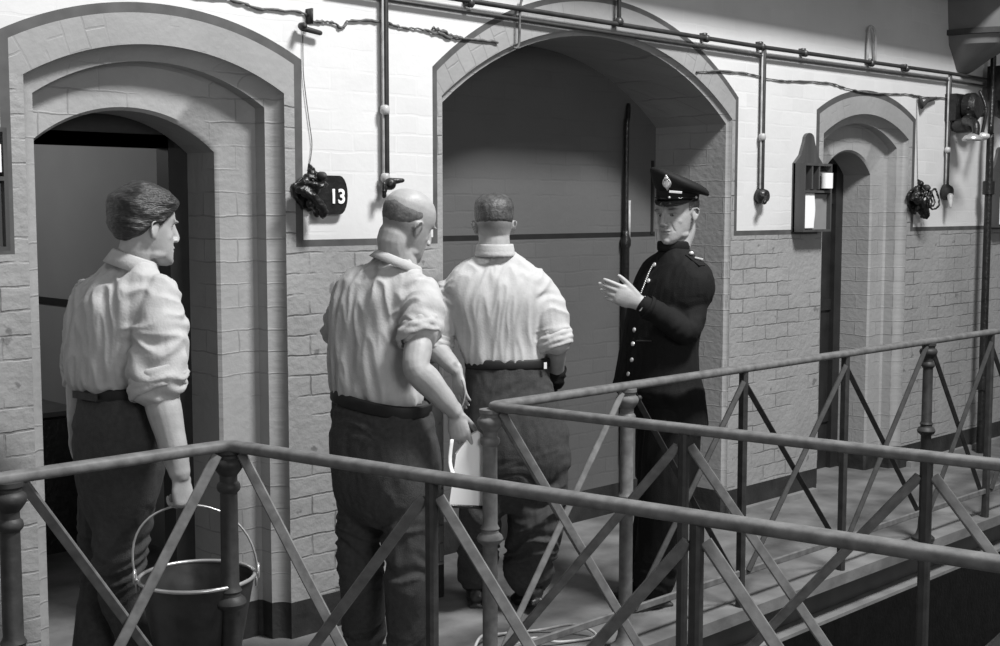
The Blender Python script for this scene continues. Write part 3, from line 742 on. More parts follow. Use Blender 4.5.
# ================================================================== PEOPLE
def fr(a):
    a = math.radians(a); fd = CH*math.cos(a)+CR*math.sin(a); rt = CR*math.cos(a)-CH*math.sin(a); return rt, fd
def cs(q, e): return math.copysign(abs(math.cos(q))**e, math.cos(q)), math.copysign(abs(math.sin(q))**e, math.sin(q))
def loop(b, c, ax, ay, rad, hgt, n=40, k=8, e=1.0, wave=0, wf=9, ph=0):
    """closed band round c; ax, ay half-axis vectors, rad radial thickness, hgt half height"""
    o = len(b.v); nz = ax.cross(ay).normalized()
    for i in range(n):
        q = 2*PI*i/n; x, y = cs(q, e); p = c+ax*x+ay*y; out = (ax*x+ay*y).normalized()
        wv = wave*math.sin(q*wf+ph)
        for j in range(k):
            t = 2*PI*j/k; b.v.append(tuple(p+out*(math.cos(t)*rad+wv)+nz*(math.sin(t)*hgt+wv*.6)))
    for i in range(n):
        for j in range(k):
            b.f.append((o+i*k+j, o+i*k+(j+1) % k, o+((i+1) % n)*k+(j+1) % k, o+((i+1) % n)*k+j))
    return b
def sec(uL, uR, v, Z, a, k=.62):
    """horizontal body section whose outline is seen from uL to uR at height v"""
    c = A((uL+uR)/2, v, Z); ext = (uR-uL)/2/FL*Z*1.0; ar = math.radians(a)
    hw = ext/math.sqrt(math.cos(ar)**2+(k*math.sin(ar))**2); rt, fd = fr(a)
    return c, rt*hw, fd*(hw*k)
def rings(b, secs, e=.85, n=32, sub=5):
    P = [s[0] for s in secs]; X = [s[1] for s in secs]; Y = [s[2] for s in secs]
    out = []
    m = len(secs)
    for i in range(m-1):
        for t in [k/sub for k in range(sub)]:
            def cr(L):
                p0, p1, p2, p3 = L[max(i-1, 0)], L[i], L[i+1], L[min(i+2, m-1)]
                return .5*((2*p1)+(p2-p0)*t+(2*p0-5*p1+4*p2-p3)*t*t+(3*p1-p0-3*p2+p3)*t**3)
            out.append((cr(P), cr(X), cr(Y)))
    out.append((P[-1], X[-1], Y[-1]))
    R = []
    for c, x, y in out:
        r = []
        for q in [2*PI*j/n for j in range(n)]:
            cx, sy = cs(q, e); r.append(c+x*cx+y*sy)
        R.append(r)
    b.ringloft(R)

HS = [  # height from chin, half width, front, back
    (0.000, .014, .080, .052), (.006, .026, .090, .040), (.020, .040, .095, .010), (.035, .050, .094, -.030), (.055, .058, .092, -.058), (.080, .065, .090, -.078),
    (.105, .070, .087, -.092), (.125, .072, .087, -.099), (.145, .0745, .091, -.103), (.165, .0755, .088, -.104), (.185, .074, .080, -.100), (.205, .067, .066, -.088), (.220, .055, .046, -.070), (.231, .036, .020, -.044), (.2355, .012, -.004, -.020)]
HA = np.array(HS)
def hform(z):
    return [np.interp(z, HA[:, 0], HA[:, k]) for k in (1, 2, 3)]
class Head:
    def __init__(s, O, a, pitch=0, roll=0, sc=1.0):
        rt, fd = fr(a)
        m = Matrix((rt, fd, UP)).transposed()
        m = m @ Matrix.Rotation(math.radians(-pitch), 3, 'X') @ Matrix.Rotation(math.radians(roll), 3, 'Y')
        s.x, s.y, s.z = m.col[0].copy(), m.col[1].copy(), m.col[2].copy(); s.O = O; s.s = sc; s.a = a
    def p(s, x, y, z): return s.O+(s.x*x+s.y*y+s.z*(z-.11))*s.s
    def build(s, b):
        R = []
        for z in np.linspace(0, .2355, 34):
            w, yf, yb = hform(z); r = []
            for j in range(36):
                cx, sy = cs(2*PI*j/36, .9); r.append(s.p(w*cx, (yf+yb)/2+(yf-yb)/2*sy, z))
            R.append(r)
        b.ringloft(R)
        S = s.s
        E = lambda x, y, z, rx, ry, rz: b.ell(s.p(x, y, z), s.x*rx*S, s.y*ry*S, s.z*rz*S, 12)
        b.tube([s.p(0, .086, .136), s.p(0, .098, .110), s.p(0, .108, .089)], [(.007*S, .010*S), (.008*S, .012*S), (.010*S, .011*S)], 12, 3, ref=s.x)
        E(0, .107, .087, .010, .012, .009); E(.011, .100, .081, .009, .012, .008); E(-.011, .100, .081, .009, .012, .008)
        for k in (-1, 1):
            E(k*.040, .053, .090, .018, .016, .018); E(k*.030, .083, .138, .024, .010, .006); E(k*.042, .025, .036, .014, .03, .016)
            # ear: rim and lobe
            b.ell(s.p(k*.076, -.008, .108), s.x*(.005*S), s.y*(.015*S), (s.z+s.y*-.15)*(.026*S), 12)
            b.tube([s.p(k*.073, .008, .116), s.p(k*.080, .000, .133), s.p(k*.090, -.018, .130), s.p(k*.088, -.022, .112), s.p(k*.078, -.012, .088), s.p(k*.073, .000, .082)], .004*S, 8, 4)
        E(0, .091, .0575, .023, .009, .0055); E(0, .090, .0475, .020, .009, .006); E(0, .088, .016, .018, .012, .014)
        return s
    def carve(s, co, no):
        """eye sockets, mouth line, temples, ear hollow pressed into the skin"""
        loc = s.local(co)
        for k in (-1, 1):
            d = np.exp(-(((loc[:, 0]-k*.031)/.017)**2+((loc[:, 2]-.119)/.011)**2))*(loc[:, 1] > .03)
            co = co-np.array(s.y)[None]*(d*.011*s.s)[:, None]
            d = np.exp(-(((loc[:, 0]-k*.031)/.015)**2+((loc[:, 2]-.1245)/.003)**2))*(loc[:, 1] > .03)
            co = co+np.array(s.y)[None]*(d*.0045*s.s)[:, None]
            d = np.exp(-(((loc[:, 0]-k*(.022+(.09-loc[:, 2])*.35))/.004)**2))*(np.abs(loc[:, 2]-.070) < .02)*(loc[:, 1] > .06)
            co = co-np.array(s.y)[None]*(d*.0025*s.s)[:, None]
        d = np.exp(-((loc[:, 0]/.024)**4+((loc[:, 2]-.0525)/.0022)**2))*(loc[:, 1] > .05)
        return co-np.array(s.y)[None]*(d*.005*s.s)[:, None]
    def local(s, co):
        M3 = np.array([list(s.x), list(s.y), list(s.z)]); l = (co-np.array(s.O))@M3.T/s.s; l[:, 2] += .11; return l
    def hair(s, th, name, m, parent, amp=.003, fr_=60, str_=(1, 1, .25), vox=.0035):
        """th(x, y, z) -> thickness of the hair over the scalp"""
        b = B(); R = []; NZ = 46; NJ = 60
        for z in list(np.linspace(.03, .2355, NZ)):
            w, yf, yb = hform(z); r = []
            for j in range(NJ):
                cx, sy = cs(2*PI*j/NJ, .9); x, y = w*cx, (yf+yb)/2+(yf-yb)/2*sy
                n = Vector((x/.075**2, (y+.005)/.1**2, (z-.12)/.115**2 if z > .12 else 0)).normalized()
                t = th(x, y, z); r.append(s.p(x+n.x*t, y+n.y*t, z+n.z*t))
            R.append(r)
        b.ringloft(R)
        def dsp(co, no):
            l = s.local(co)*np.array(str_)*fr_
            return co+no*((pnoise(l)*amp)[:, None]+(pnoise(l*2.3)*amp*.5)[:, None])
        me = remesh(b, vox, 1, dsp)
        return link(name, me, m, parent)

def hand(b, w, d, n, t, curl=(20, 25, 20), per=(0, 0, 0, 0), thumb=(.6, .75, .2), tc=25, s=1.0, spread=4):
    """w wrist, d finger direction, n the way the palm faces, t towards the thumb"""
    d = Vector(d).normalized(); t = Vector(t); t = (t-d*t.dot(d)).normalized(); n0 = Vector(n); n = d.cross(t); n = n if n.dot(n0) > 0 else -n
    b.tube([w-d*.02, w+d*.02*s, w+d*.055*s, w+d*.090*s], [(.027*s, .020*s), (.031*s, .018*s), (.039*s, .0165*s), (.038*s, .0125*s)], 16, 3, ref=t)
    for k, (o, L, r) in enumerate(((.030, .074, .0088), (.0105, .082, .0090), (-.0095, .076, .0086), (-.0285, .060, .0076))):
        base = w+d*(.088-.004*abs(k-1.2))*s+t*o*s
        ang = 0; P = [base-d*.018*s, base]; dd = d+t*math.tan(math.radians(spread*(1.4-k))); dd.normalize()
        for f_, c in zip((.46, .30, .24), curl):
            ang += math.radians(c+per[k]); v = dd*math.cos(ang)+n*math.sin(ang); P.append(P[-1]+v*L*f_*s)
        b.tube(P, [r*s*1.12, r*s*1.16, r*s*1.06, r*s*.98, r*s*.8], 10, 3)
    v = (d*thumb[0]+t*thumb[1]+n*thumb[2]).normalized(); p0 = w+d*.018*s+t*.022*s; P = [p0, p0+v*.042*s]
    v2 = (v+d*math.sin(math.radians(tc))*1.3).normalized(); P.append(P[-1]+v2*.034*s); v3 = (v2+d*.25).normalized(); P.append(P[-1]+v3*.026*s)
    b.tube(P, [.0135*s, .0115*s, .0102*s, .0078*s], 10, 3)
def arm(b, S, E, Wr, s=1.0, ref=None):
    S, E, Wr = Vector(S), Vector(E), Vector(Wr)
    b.tube([S, S.lerp(E, .35), S.lerp(E, .75), E, E.lerp(Wr, .25), E.lerp(Wr, .65), Wr], [.034, .038, .041*s, .038*s, .042*s, .034*s, (.026*s, .023*s)], 16, 4)
def softmask(x, a, b): return np.clip((x-a)/(b-a), 0, 1)
def segd(co, a, b):
    a, b = np.array(a), np.array(b); ab = b-a; t = np.clip(((co-a)@ab)/(ab@ab), 0, 1); return np.linalg.norm(co-(a+t[:, None]*ab), axis=1), t
def cloth_disp(base, a, amp=.010, arms=(), knees=None, seed=0.0, vert=2.0, fine=1.0, horiz=()):
    rt, fd = fr(a); R3 = np.array([list(rt), list(fd), [0, 0, 1]])
    def f(co, no):
        l = (co-np.array(base))@R3.T
        wob = pnoise(l*3+seed+9)*.6
        q = l*np.array([9, 9, vert])+seed; q[:, 0] += wob
        n1 = pnoise(q); n1 = np.sign(n1)*np.abs(n1)**.8
        q2 = l*np.array([24, 24, vert*3.0])+seed+31; q2[:, 0] += wob*2
        n2 = -np.abs(pnoise(q2))*1.4+.35
        d = n1*amp+n2*amp*.75*fine
        for S, E, rr in arms:
            dist, t = segd(co, S, E); m = softmask(rr*1.35-dist, 0, rr*.3)
            L = (Vector(E)-Vector(S)).length
            ax = (np.array(E)-np.array(S))/L; al = (co-np.array(S))@ax
            qa = np.c_[al*20+pnoise(l*9)*1.1, l[:, 0]*7, l[:, 1]*7]+seed+5
            na = -np.abs(pnoise(qa))*2.1+.5
            d = d*(1-m*.75)+m*na*amp*.75
        if knees:
            for zk, wd, am in knees:
                m = np.exp(-((l[:, 2]-zk)/wd)**2)
                qk = np.c_[l[:, 0]*5, l[:, 1]*5, l[:, 2]*19+pnoise(l*6+seed)*1.6]+seed
                d = d+m*(-np.abs(pnoise(qk))*2.2+.5)*am
        return co+no*d[:, None]
    return f
def leg(b, H, K, Af, rh, rk, ra, front):
    b.tube([H, H.lerp(K, .5), K, K.lerp(Af, .5), Af], [rh, (rh+rk)/2, rk, (rk+ra)/2, ra], 20, 5, ref=front)
def boot(parent, An, fd, label=None, pitch=0, s=1.0, heel=None):
    """ankle boot; fd toe direction, pitch>0 lifts the heel"""
    fd = Vector(fd); fd.z = 0; fd.normalize(); r = fd.cross(UP); q = math.radians(pitch)
    f = fd*math.cos(q)-UP*math.sin(q); u = UP*math.cos(q)+fd*math.sin(q)
    toe = An+fd*.13; toe.z = 0.0
    base = An-u*.10 if pitch == 0 else An-u*.10
    P = lambda y, z: base+f*y+u*z
    b = B()
    S = [(-.085, .022, .040, .018), (-.075, .034, .045, .040), (-.045, .038, .052, .048), (0, .038, .050, .050), (.05, .041, .042, .044), (.10, .048, .034, .034), (.145, .045, .028, .027), (.175, .030, .023, .020), (.188, .012, .020, .010)]
    R = []
    for y, w_, zc, h in S: R.append([P(y, .012+zc-.01)+r*(w_*s*math.cos(t))+u*((h-.006)*math.sin(t)) for t in [2*PI*j/20 for j in range(20)]])
    b.ringloft(R)
    b.tube([P(-.02, .05), P(-.025, .10), P(-.02, .19)], [(.045, .040), (.043, .040), (.048, .045)], 18, 4, ref=f)
    R = []
    for z in (0.0, .016):
        R.append([P(.05+.135*math.cos(t), z)+r*((.043+.010*math.cos(t))*math.sin(t)) for t in [2*PI*j/28 for j in range(28)]])
    b.ringloft(R); b.box(P(-.05, .0), f*.034, r*.034, u*.012)
    me = remesh(b, .005, 2, lambda co, no: co+no*(pnoise(co*40)*.0012)[:, None])
    o = link('boot', me, M['boot'], parent)
    if label: o['label'] = label
    return o
def slim(secs, k=.78): return [(c-UP*.015, x*k, y*k) for c, x, y in secs]
def mk_body(b, heads, name='body', tone=None, vox=.0036, parent=None):
    h = heads
    def post(me, co):
        l = h.local(co); n = len(co); t = np.ones(n)
        face = (l[:, 1] > .05)
        t -= .45*np.exp(-((l[:, 0]/.022)**4+((l[:, 2]-.053)/.007)**2))*face          # lips
        for k in (-1, 1):
            t -= .75*np.exp(-(((l[:, 0]-k*.034)/.018)**4+((l[:, 2]-.141-.0*l[:, 0])/.0045)**2))*face   # eyebrows
            t -= .7*np.exp(-(((l[:, 0]-k*.031)/.015)**4+((l[:, 2]-.1235)/.0022)**2))*face   # lashes
        if tone is not None: t = t*tone(l)
        t *= 1+.08*pnoise(co*30)
        settone(me, np.clip(t, .05, 1.3))
    me = remesh(b, vox, 4, h.carve, post)
    return link(name, me, M['skin'], parent)
def eyes(h, root, gaze=0):
    for k in (-1, 1):
        c = h.p(k*.030, .0625, .1185); b = B(); b.ball(c, .0118*h.s, 16); e = b.obj('eye', M['eye'], root, True)
        g = (h.y+h.x*gaze-h.z*.15).normalized(); b = B(); b.ell(c+g*.0085*h.s, h.x*.0055*h.s, g*.0042*h.s, h.z*.0055*h.s, 10); b.obj('iris', M['iris'], e, True)
def grp(P): return P

PR = 'prisoners in shirtsleeves walking in line'
# ---------------------------------------------------------------- man with the bucket
def man_bucket():
    Z = 4.02; a = 40; rt, fd = fr(a)
    g = A(118, 300, Z); g.z = 0
    root = empty('person', g, 'dark-haired person in a pale rolled-sleeve shirt and dark trousers carrying a metal bucket', 'person')
    S, E, Wr = A(160, 292, 3.94), A(158, 385, 3.88), A(180, 474, 3.86)
    h = Head(A(145, 229, Z), 49, 5, 0, 1.0)
    b = B(); h.build(b)
    b.tube([A(128, 285, Z+.01), A(134, 262, Z), h.p(0, -.022, .045), h.p(0, -.012, .10)], [.07, .058, .055, .052], 18, 4)
    rings(b, slim([sec(84, 150, 470, Z, a), sec(84, 150, 400, Z, a), sec(80, 150, 340, Z, a), sec(80, 158, 300, Z, a), sec(100, 150, 278, Z, a), sec(122, 142, 266, Z, a)]))
    arm(b, S, E, Wr, 1.28)
    hand(b, Wr, A(186, 520, 3.86)-Wr, -rt, fd, curl=(62, 72, 45), thumb=(.75, .45, .6), tc=30, s=.98, spread=0)
    S2, E2, W2 = A(92, 296, 4.14), A(80, 375, 4.22), A(76, 428, 4.10)
    arm(b, S2, E2, W2); hand(b, W2, A(84, 470, 4.05)-W2, rt, fd, curl=(20, 25, 20), s=.95)
    HL, HR = A(108, 430, 4.12), A(130, 430, 3.98); KL, KR = A(104, 575, 4.2), A(120, 575, 4.04)
    AL, AR = A(100, 300, 4.25), A(132, 300, 4.08); AL.z = AR.z = .10
    AR = AR+fd*.10; AL = AL-fd*.08
    b.tube([HL, KL, AL], [.07, .05, .035], 14, 4); b.tube([HR, KR, AR], [.07, .05, .035], 14, 4)
    for q in (AL, AR): b.tube([q-fd*.03-UP*.02, q+fd*.06-UP*.05, q+fd*.12-UP*.065], [.032, .03, .018], 12, 3)
    body = mk_body(b, h, parent=root)
    eyes(h, root)
    def th(x, y, z):
        zh = np.interp(y, [-.1, -.07, -.03, .0, .02, .05, .075, .095], [.062, .062, .095, .120, .118, .150, .172, .178])
        m = min(1, max(0, (z-zh)/.012)); back = 1 if y < 0 else 0
        t = .013+.0022*math.sin(z*95+y*40)+.007*min(1, max(0, (z-.15)/.04))+.005*max(0, -y)/.1*min(1, max(0, (.2-z)/.05))
        return -.006+(t+.006)*m
    h.hair(th, 'hair', M['hairdark'], root, amp=.0035, fr_=30, str_=(1, .5, 1.6))
    # trousers
    b = B(); T = [sec(80, 152, 386, Z, a, .70), sec(76, 160, 402, Z, a, .72), sec(72, 168, 430, Z, a, .75), sec(74, 164, 468, Z, a, .76), sec(80, 156, 505, Z, a, .66), sec(92, 142, 535, Z, a, .5)]
    rings(b, T); leg(b, HL+UP*-.05, KL, AL+UP*.02, .102, .080, .076, fd); leg(b, HR+UP*-.05, KR, AR+UP*.02, .100, .080, .076, fd)
    me = remesh(b, .0075, 3, cloth_disp(g, a, .006, knees=((.62, .14, .012), (.15, .10, .014), (1.08, .05, .006)), seed=3, vert=2.5)); link('trousers', me, M['trouser'], root)
    c, x, y = sec(77, 154, 391, Z, a, .72); b = B(); loop(b, c, x*1.03, y*1.03, .004, .021, e=.85); bl = b.obj('belt', M['belt'], root, True)
    b = B(); c2 = A(109, 401, 3.7); n_ = (CAM-c2).normalized(); c2 = c-fd*y.length*1.02-rt*.0; 
    b.box(c2+UP*-.004-fd*.010, rt*.062, fd*.004, UP*.011); b.obj('back_strap', M['trouser'], root)
    # shirt
    b = B(); rings(b, [sec(82, 142, 394, Z, a, .66), sec(66, 150, 386, Z, a, .70), sec(61, 158, 368, Z, a, .70), sec(62, 162, 335, Z, a, .66), sec(66, 168, 305, Z, a, .60), sec(76, 168, 287, Z, a, .54), sec(92, 163, 273, Z, a, .48), sec(108, 156, 262, Z, a, .5), sec(114, 150, 258, Z, a, .6)], e=.9)
    Cf = S.lerp(E, .93)
    b.tube([S+UP*-.01, S.lerp(E, .45)+rt*.008, Cf], [.062, .086, .092], 22, 5)
    b.tube([S2, S2.lerp(E2, .5), E2], [.06, .07, .065], 20, 4)
    b2 = B(); ad = (E-S).normalized(); o1 = ad.orthogonal().normalized(); o2 = ad.cross(o1)
    sh = cloth_disp(g, a, .015, arms=((S, E, .09), (S2, E2, .08)), seed=11, vert=2.2)
    me = remesh(b, .006, 3, sh); link('shirt', me, M['shirt'], root)
    tl = (ad*.35+CR*.0).normalized(); ax1 = (CR*.93+UP*.36).normalized(); ax2 = ax1.cross(ad).normalized()
    b = B()
    for k, (o, r_) in enumerate(((-.010, .084), (.012, .086), (.032, .082))): loop(b, Cf+ad*o, ax1*r_, ax2*r_*.95, .008, .014, wave=.002, wf=7, ph=k*2)
    me = remesh(b, .005, 1, lambda co, no: co+no*(pnoise(co*40)*.0016)[:, None]); link('rolled_cuff', me, M['shirt'], root)
    collar(root, A(133, 262, Z-.01), h, .070, .066, M['shirt'], tilt=(.20, .30), a=a, hh=.020)
    boot(root, AL, fd); boot(root, AR, fd)
    return root, Wr, fd
def collar(root, c, h, rx, ry, m, tilt=(0, 0), a=0, hh=.017, name='collar'):
    """turned-down collar; tilt = fall towards (right, front)"""
    rt, fd = fr(a); X = (rt-UP*tilt[0]).normalized(); Yv = (fd-UP*tilt[1]).normalized(); N = X.cross(Yv).normalized()
    b = B(); R = []
    for r_, z_ in ((.93, -.5), (.94, .8), (.97, 1.1), (1.04, .85), (1.24, -1.3), (1.21, -1.35), (1.02, .4), (.98, -.6)):
        R.append([c+X*(rx*r_*math.cos(t))+Yv*(ry*r_*math.sin(t))+N*(z_*hh) for t in [2*PI*j/36 for j in range(36)]])
    b.ringloft(R+[R[0]], cap=False); b.obj(name, m, root, True)

rt_b, WB, fdB = man_bucket()
# bucket hanging from his hand
def bucket():
    c = A(197, 576, 3.85); R0 = 58/FL*3.85; hgt = .27
    root = empty('bucket', (c.x, c.y, c.z-hgt), 'grey metal bucket with wire handle hanging from the hand of the dark-haired man', 'bucket')
    z0 = c.z-hgt
    b = B(); prof = [(R0*.70, 0), (R0*.71, .012), (R0*.995, hgt-.006), (R0*.98, hgt-.004), (R0*.69, .02), (.001, .018)]
    b.lathe((c.x, c.y, z0), [(.001, .008)]+prof, 40); b.obj('pail', M['galv'], root, auto=40)
    b = B(); loop(b, Vector((c.x, c.y, c.z)), Vector((R0, 0, 0)), Vector((0, R0, 0)), .006, .006, 48, 10); b.obj('rim', M['galvin'], root, True)
    d = (CR*.98+CH*.2).normalized()
    for s in (-1, 1):
        e = Vector((c.x, c.y, c.z-.005))+d*s*(R0+.004); n = d*s
        b = B(); loop(b, e+n*.006+UP*.012, d.cross(UP)*.017, UP*.02, .005, .005, 20, 8); b.box(e-UP*.01, n*.004, d.cross(UP)*.018, UP*.02); b.obj('ear', M['galvin'], root, True)
    top = WB+Vector((0, 0, -.098))
    e0 = c-d*(R0+.010)+UP*.012; e1 = c+d*(R0+.010)+UP*.012; tp = Vector((c.x*.35+top.x*.65, c.y*.35+top.y*.65, top.z+.004)); P = []
    for k in range(25):
        t = PI*k/24; s = (1-math.cos(t))/2; base = e0.lerp(e1, s); hgt_ = math.sin(t)**.75
        P.append(base+(tp-(e0+e1)/2)*hgt_)
    b = B(); b.tube(P, .0035, 8); b.obj('handle', M['galvin'], root, True)
bucket()

# ---------------------------------------------------------------- bald man with the pad
def man_pad():
    Z = 4.65; a = 32; rt, fd = fr(a)
    g = A(388, 300, Z); g.z = 0
    root = empty('person', g, 'balding person in a pale rolled-sleeve shirt holding a white pad low at the right side', 'person')
    S, E, Wr = A(424, 292, 4.58), A(416, 368, 4.44), A(455, 412, 4.50)
    h = Head(A(407, 226, Z), 50, 20, 8, 1.04)
    b = B(); h.build(b)
    b.tube([A(396, 285, Z), A(399, 262, Z), h.p(0, -.030, .050), h.p(0, -.02, .10)], [.075, .064, .062, .056], 18, 4)
    rings(b, slim([sec(345, 425, 450, Z, a), sec(345, 420, 400, Z, a), sec(345, 412, 340, Z, a), sec(345, 420, 290, Z, a), sec(362, 415, 272, Z, a), sec(384, 410, 262, Z, a)]))
    arm(b, S, E, Wr, 1.22)
    hd = A(463, 450, 4.50)-Wr
    hand(b, Wr, hd, CH, CR+UP*.2-CH*.1, curl=(38, 40, 25), per=(-22, -8, 4, 10), thumb=(.7, .35, .65), tc=10, s=1.0, spread=2)
    S2, E2, W2 = A(352, 296, 4.74), A(337, 335, 4.85), A(356, 385, 4.72)
    arm(b, S2, E2, W2); hand(b, W2, A(368, 400, 4.6)-W2, rt, fd, curl=(30, 35, 20), s=.9)
    HL, HR = A(364, 440, 4.74), A(406, 440, 4.60); KL, KR = A(361, 570, 4.72), A(409, 575, 4.56)
    AL, AR = A(361, 300, 4.80), A(407, 300, 4.62); AL.z = AR.z = .10
    b.tube([HL, KL, AL], [.07, .05, .035], 14, 4); b.tube([HR, KR, AR], [.07, .05, .035], 14, 4)
    for q in (AL, AR): b.tube([q-fd*.03-UP*.02, q+fd*.06-UP*.05, q+fd*.12-UP*.065], [.032, .03, .018], 12, 3)
    mk_body(b, h, parent=root, tone=lambda l: 1-.40*np.exp(-((l[:, 2]-.105)/.024)**2)*(l[:, 1] < .015)); eyes(h, root)
    def th(x, y, z):
        zh = np.interp(y, [-.1, -.07, -.03, .0, .02, .05], [.088, .088, .105, .128, .128, .150])
        lo = min(1, max(0, (z-zh-.002)/.03)); hi = min(1, max(0, ((.186 if y < .0 else .172)+.005*math.sin(x*70)-z)/.03)); fr0 = min(1, max(0, (.065-y)/.02))
        return -.004+.0065*lo*hi*fr0
    h.hair(th, 'hair', M['hairthin'], root, amp=.0008, fr_=60, str_=(1, 1, .4))
    b = B(); rings(b, [sec(333, 428, 400, Z, a, .70), sec(331, 432, 415, Z, a, .72), sec(330, 437, 440, Z, a, .76), sec(332, 440, 470, Z, a, .80), sec(337, 438, 500, Z, a, .74), sec(352, 424, 525, Z, a, .5)])
    leg(b, HL, KL, AL+UP*.02, .100, .086, .078, fd); leg(b, HR, KR, AR+UP*.02, .098, .088, .080, fd)
    me = remesh(b, .0075, 3, cloth_disp(g, a, .006, knees=((.50, .14, .016), (.12, .10, .014), (1.0, .08, .008)), seed=23, vert=2.5)); link('trousers', me, M['trouser'], root)
    c, x, y = sec(333, 429, 400, Z, a, .72); b = B(); loop(b, c, x*1.03-UP*.028, y*1.03, .004, .024, e=.85); b.obj('belt', M['belt'], root, True)
    b = B(); rings(b, [sec(338, 424, 402, Z, a, .66), sec(329, 424, 393, Z, a, .70), sec(327, 419, 375, Z, a, .70), sec(327, 409, 345, Z, a, .66), sec(328, 412, 315, Z, a, .62), sec(333, 424, 290, Z, a, .56), sec(345, 424, 274, Z, a, .50), sec(366, 415, 262, Z, a, .48), sec(378, 408, 254, Z, a, .6)], e=.9)
    Cf = S.lerp(E, .50)
    b.tube([S+UP*-.01, S.lerp(E, .25)+rt*.006, Cf], [.066, .078, .075], 22, 5)
    b.tube([S2, S2.lerp(E2, .5), E2+UP*.02], [.06, .07, .065], 20, 4)
    me = remesh(b, .006, 3, cloth_disp(g, a, .014, arms=((S, E, .085), (S2, E2, .075)), seed=41, vert=1.9)); link('shirt', me, M['shirt'], root)
    ad = (E-S).normalized(); ax1 = (CR*.93+UP*.30).normalized(); ax2 = ax1.cross(ad).normalized(); b = B()
    for k, (o, r_) in enumerate(((-.012, .072), (.010, .077), (.030, .073))): loop(b, Cf+ad*o, ax1*r_, ax2*r_*.95, .009, .013, wave=.003, wf=8, ph=k*2)
    me = remesh(b, .005, 1, lambda co, no: co+no*(pnoise(co*40)*.0016)[:, None]); link('rolled_cuff', me, M['shirt'], root)
    collar(root, A(398, 262, Z-.015), h, .082, .078, M['shirt'], tilt=(.30, .30), a=a, hh=.014)
    boot(root, AL, fd); boot(root, AR, fd)
man_pad()
# white pad in his hand
b = B(); c = A(469, 468, 4.52); X = (CR*.96+CH*.28).normalized(); Yv = UP; N = X.cross(Yv)
b.prism([(-.068, -.125), (.066, -.14), (.066, .10), (.02, .135), (-.01, .12), (-.055, .055)], c, X, (UP*.99+CR*.07), N, .018)
pd = b.obj('paper_pad', M['paper']); tag(pd, 'white paper pad held low by the bald man, beside the round corner post', 'pad')
b = B(); b.bar(c+X*-.070+Yv*-.128+N*.009, c+X*.066+Yv*-.143+N*.009, .024, .012, up=Yv); b.obj('dark_binding', M['black'], pd)
b = B(); b.tube([A(452, 440, 4.46), A(450, 462, 4.46), A(455, 478, 4.45), A(460, 480, 4.45)], [(.009, .003)]*4, 8, 4); tag(b.obj('paper_strip', M['paper'], None, True), 'curled white strip of paper hanging from the bald man\'s hand', 'paper')

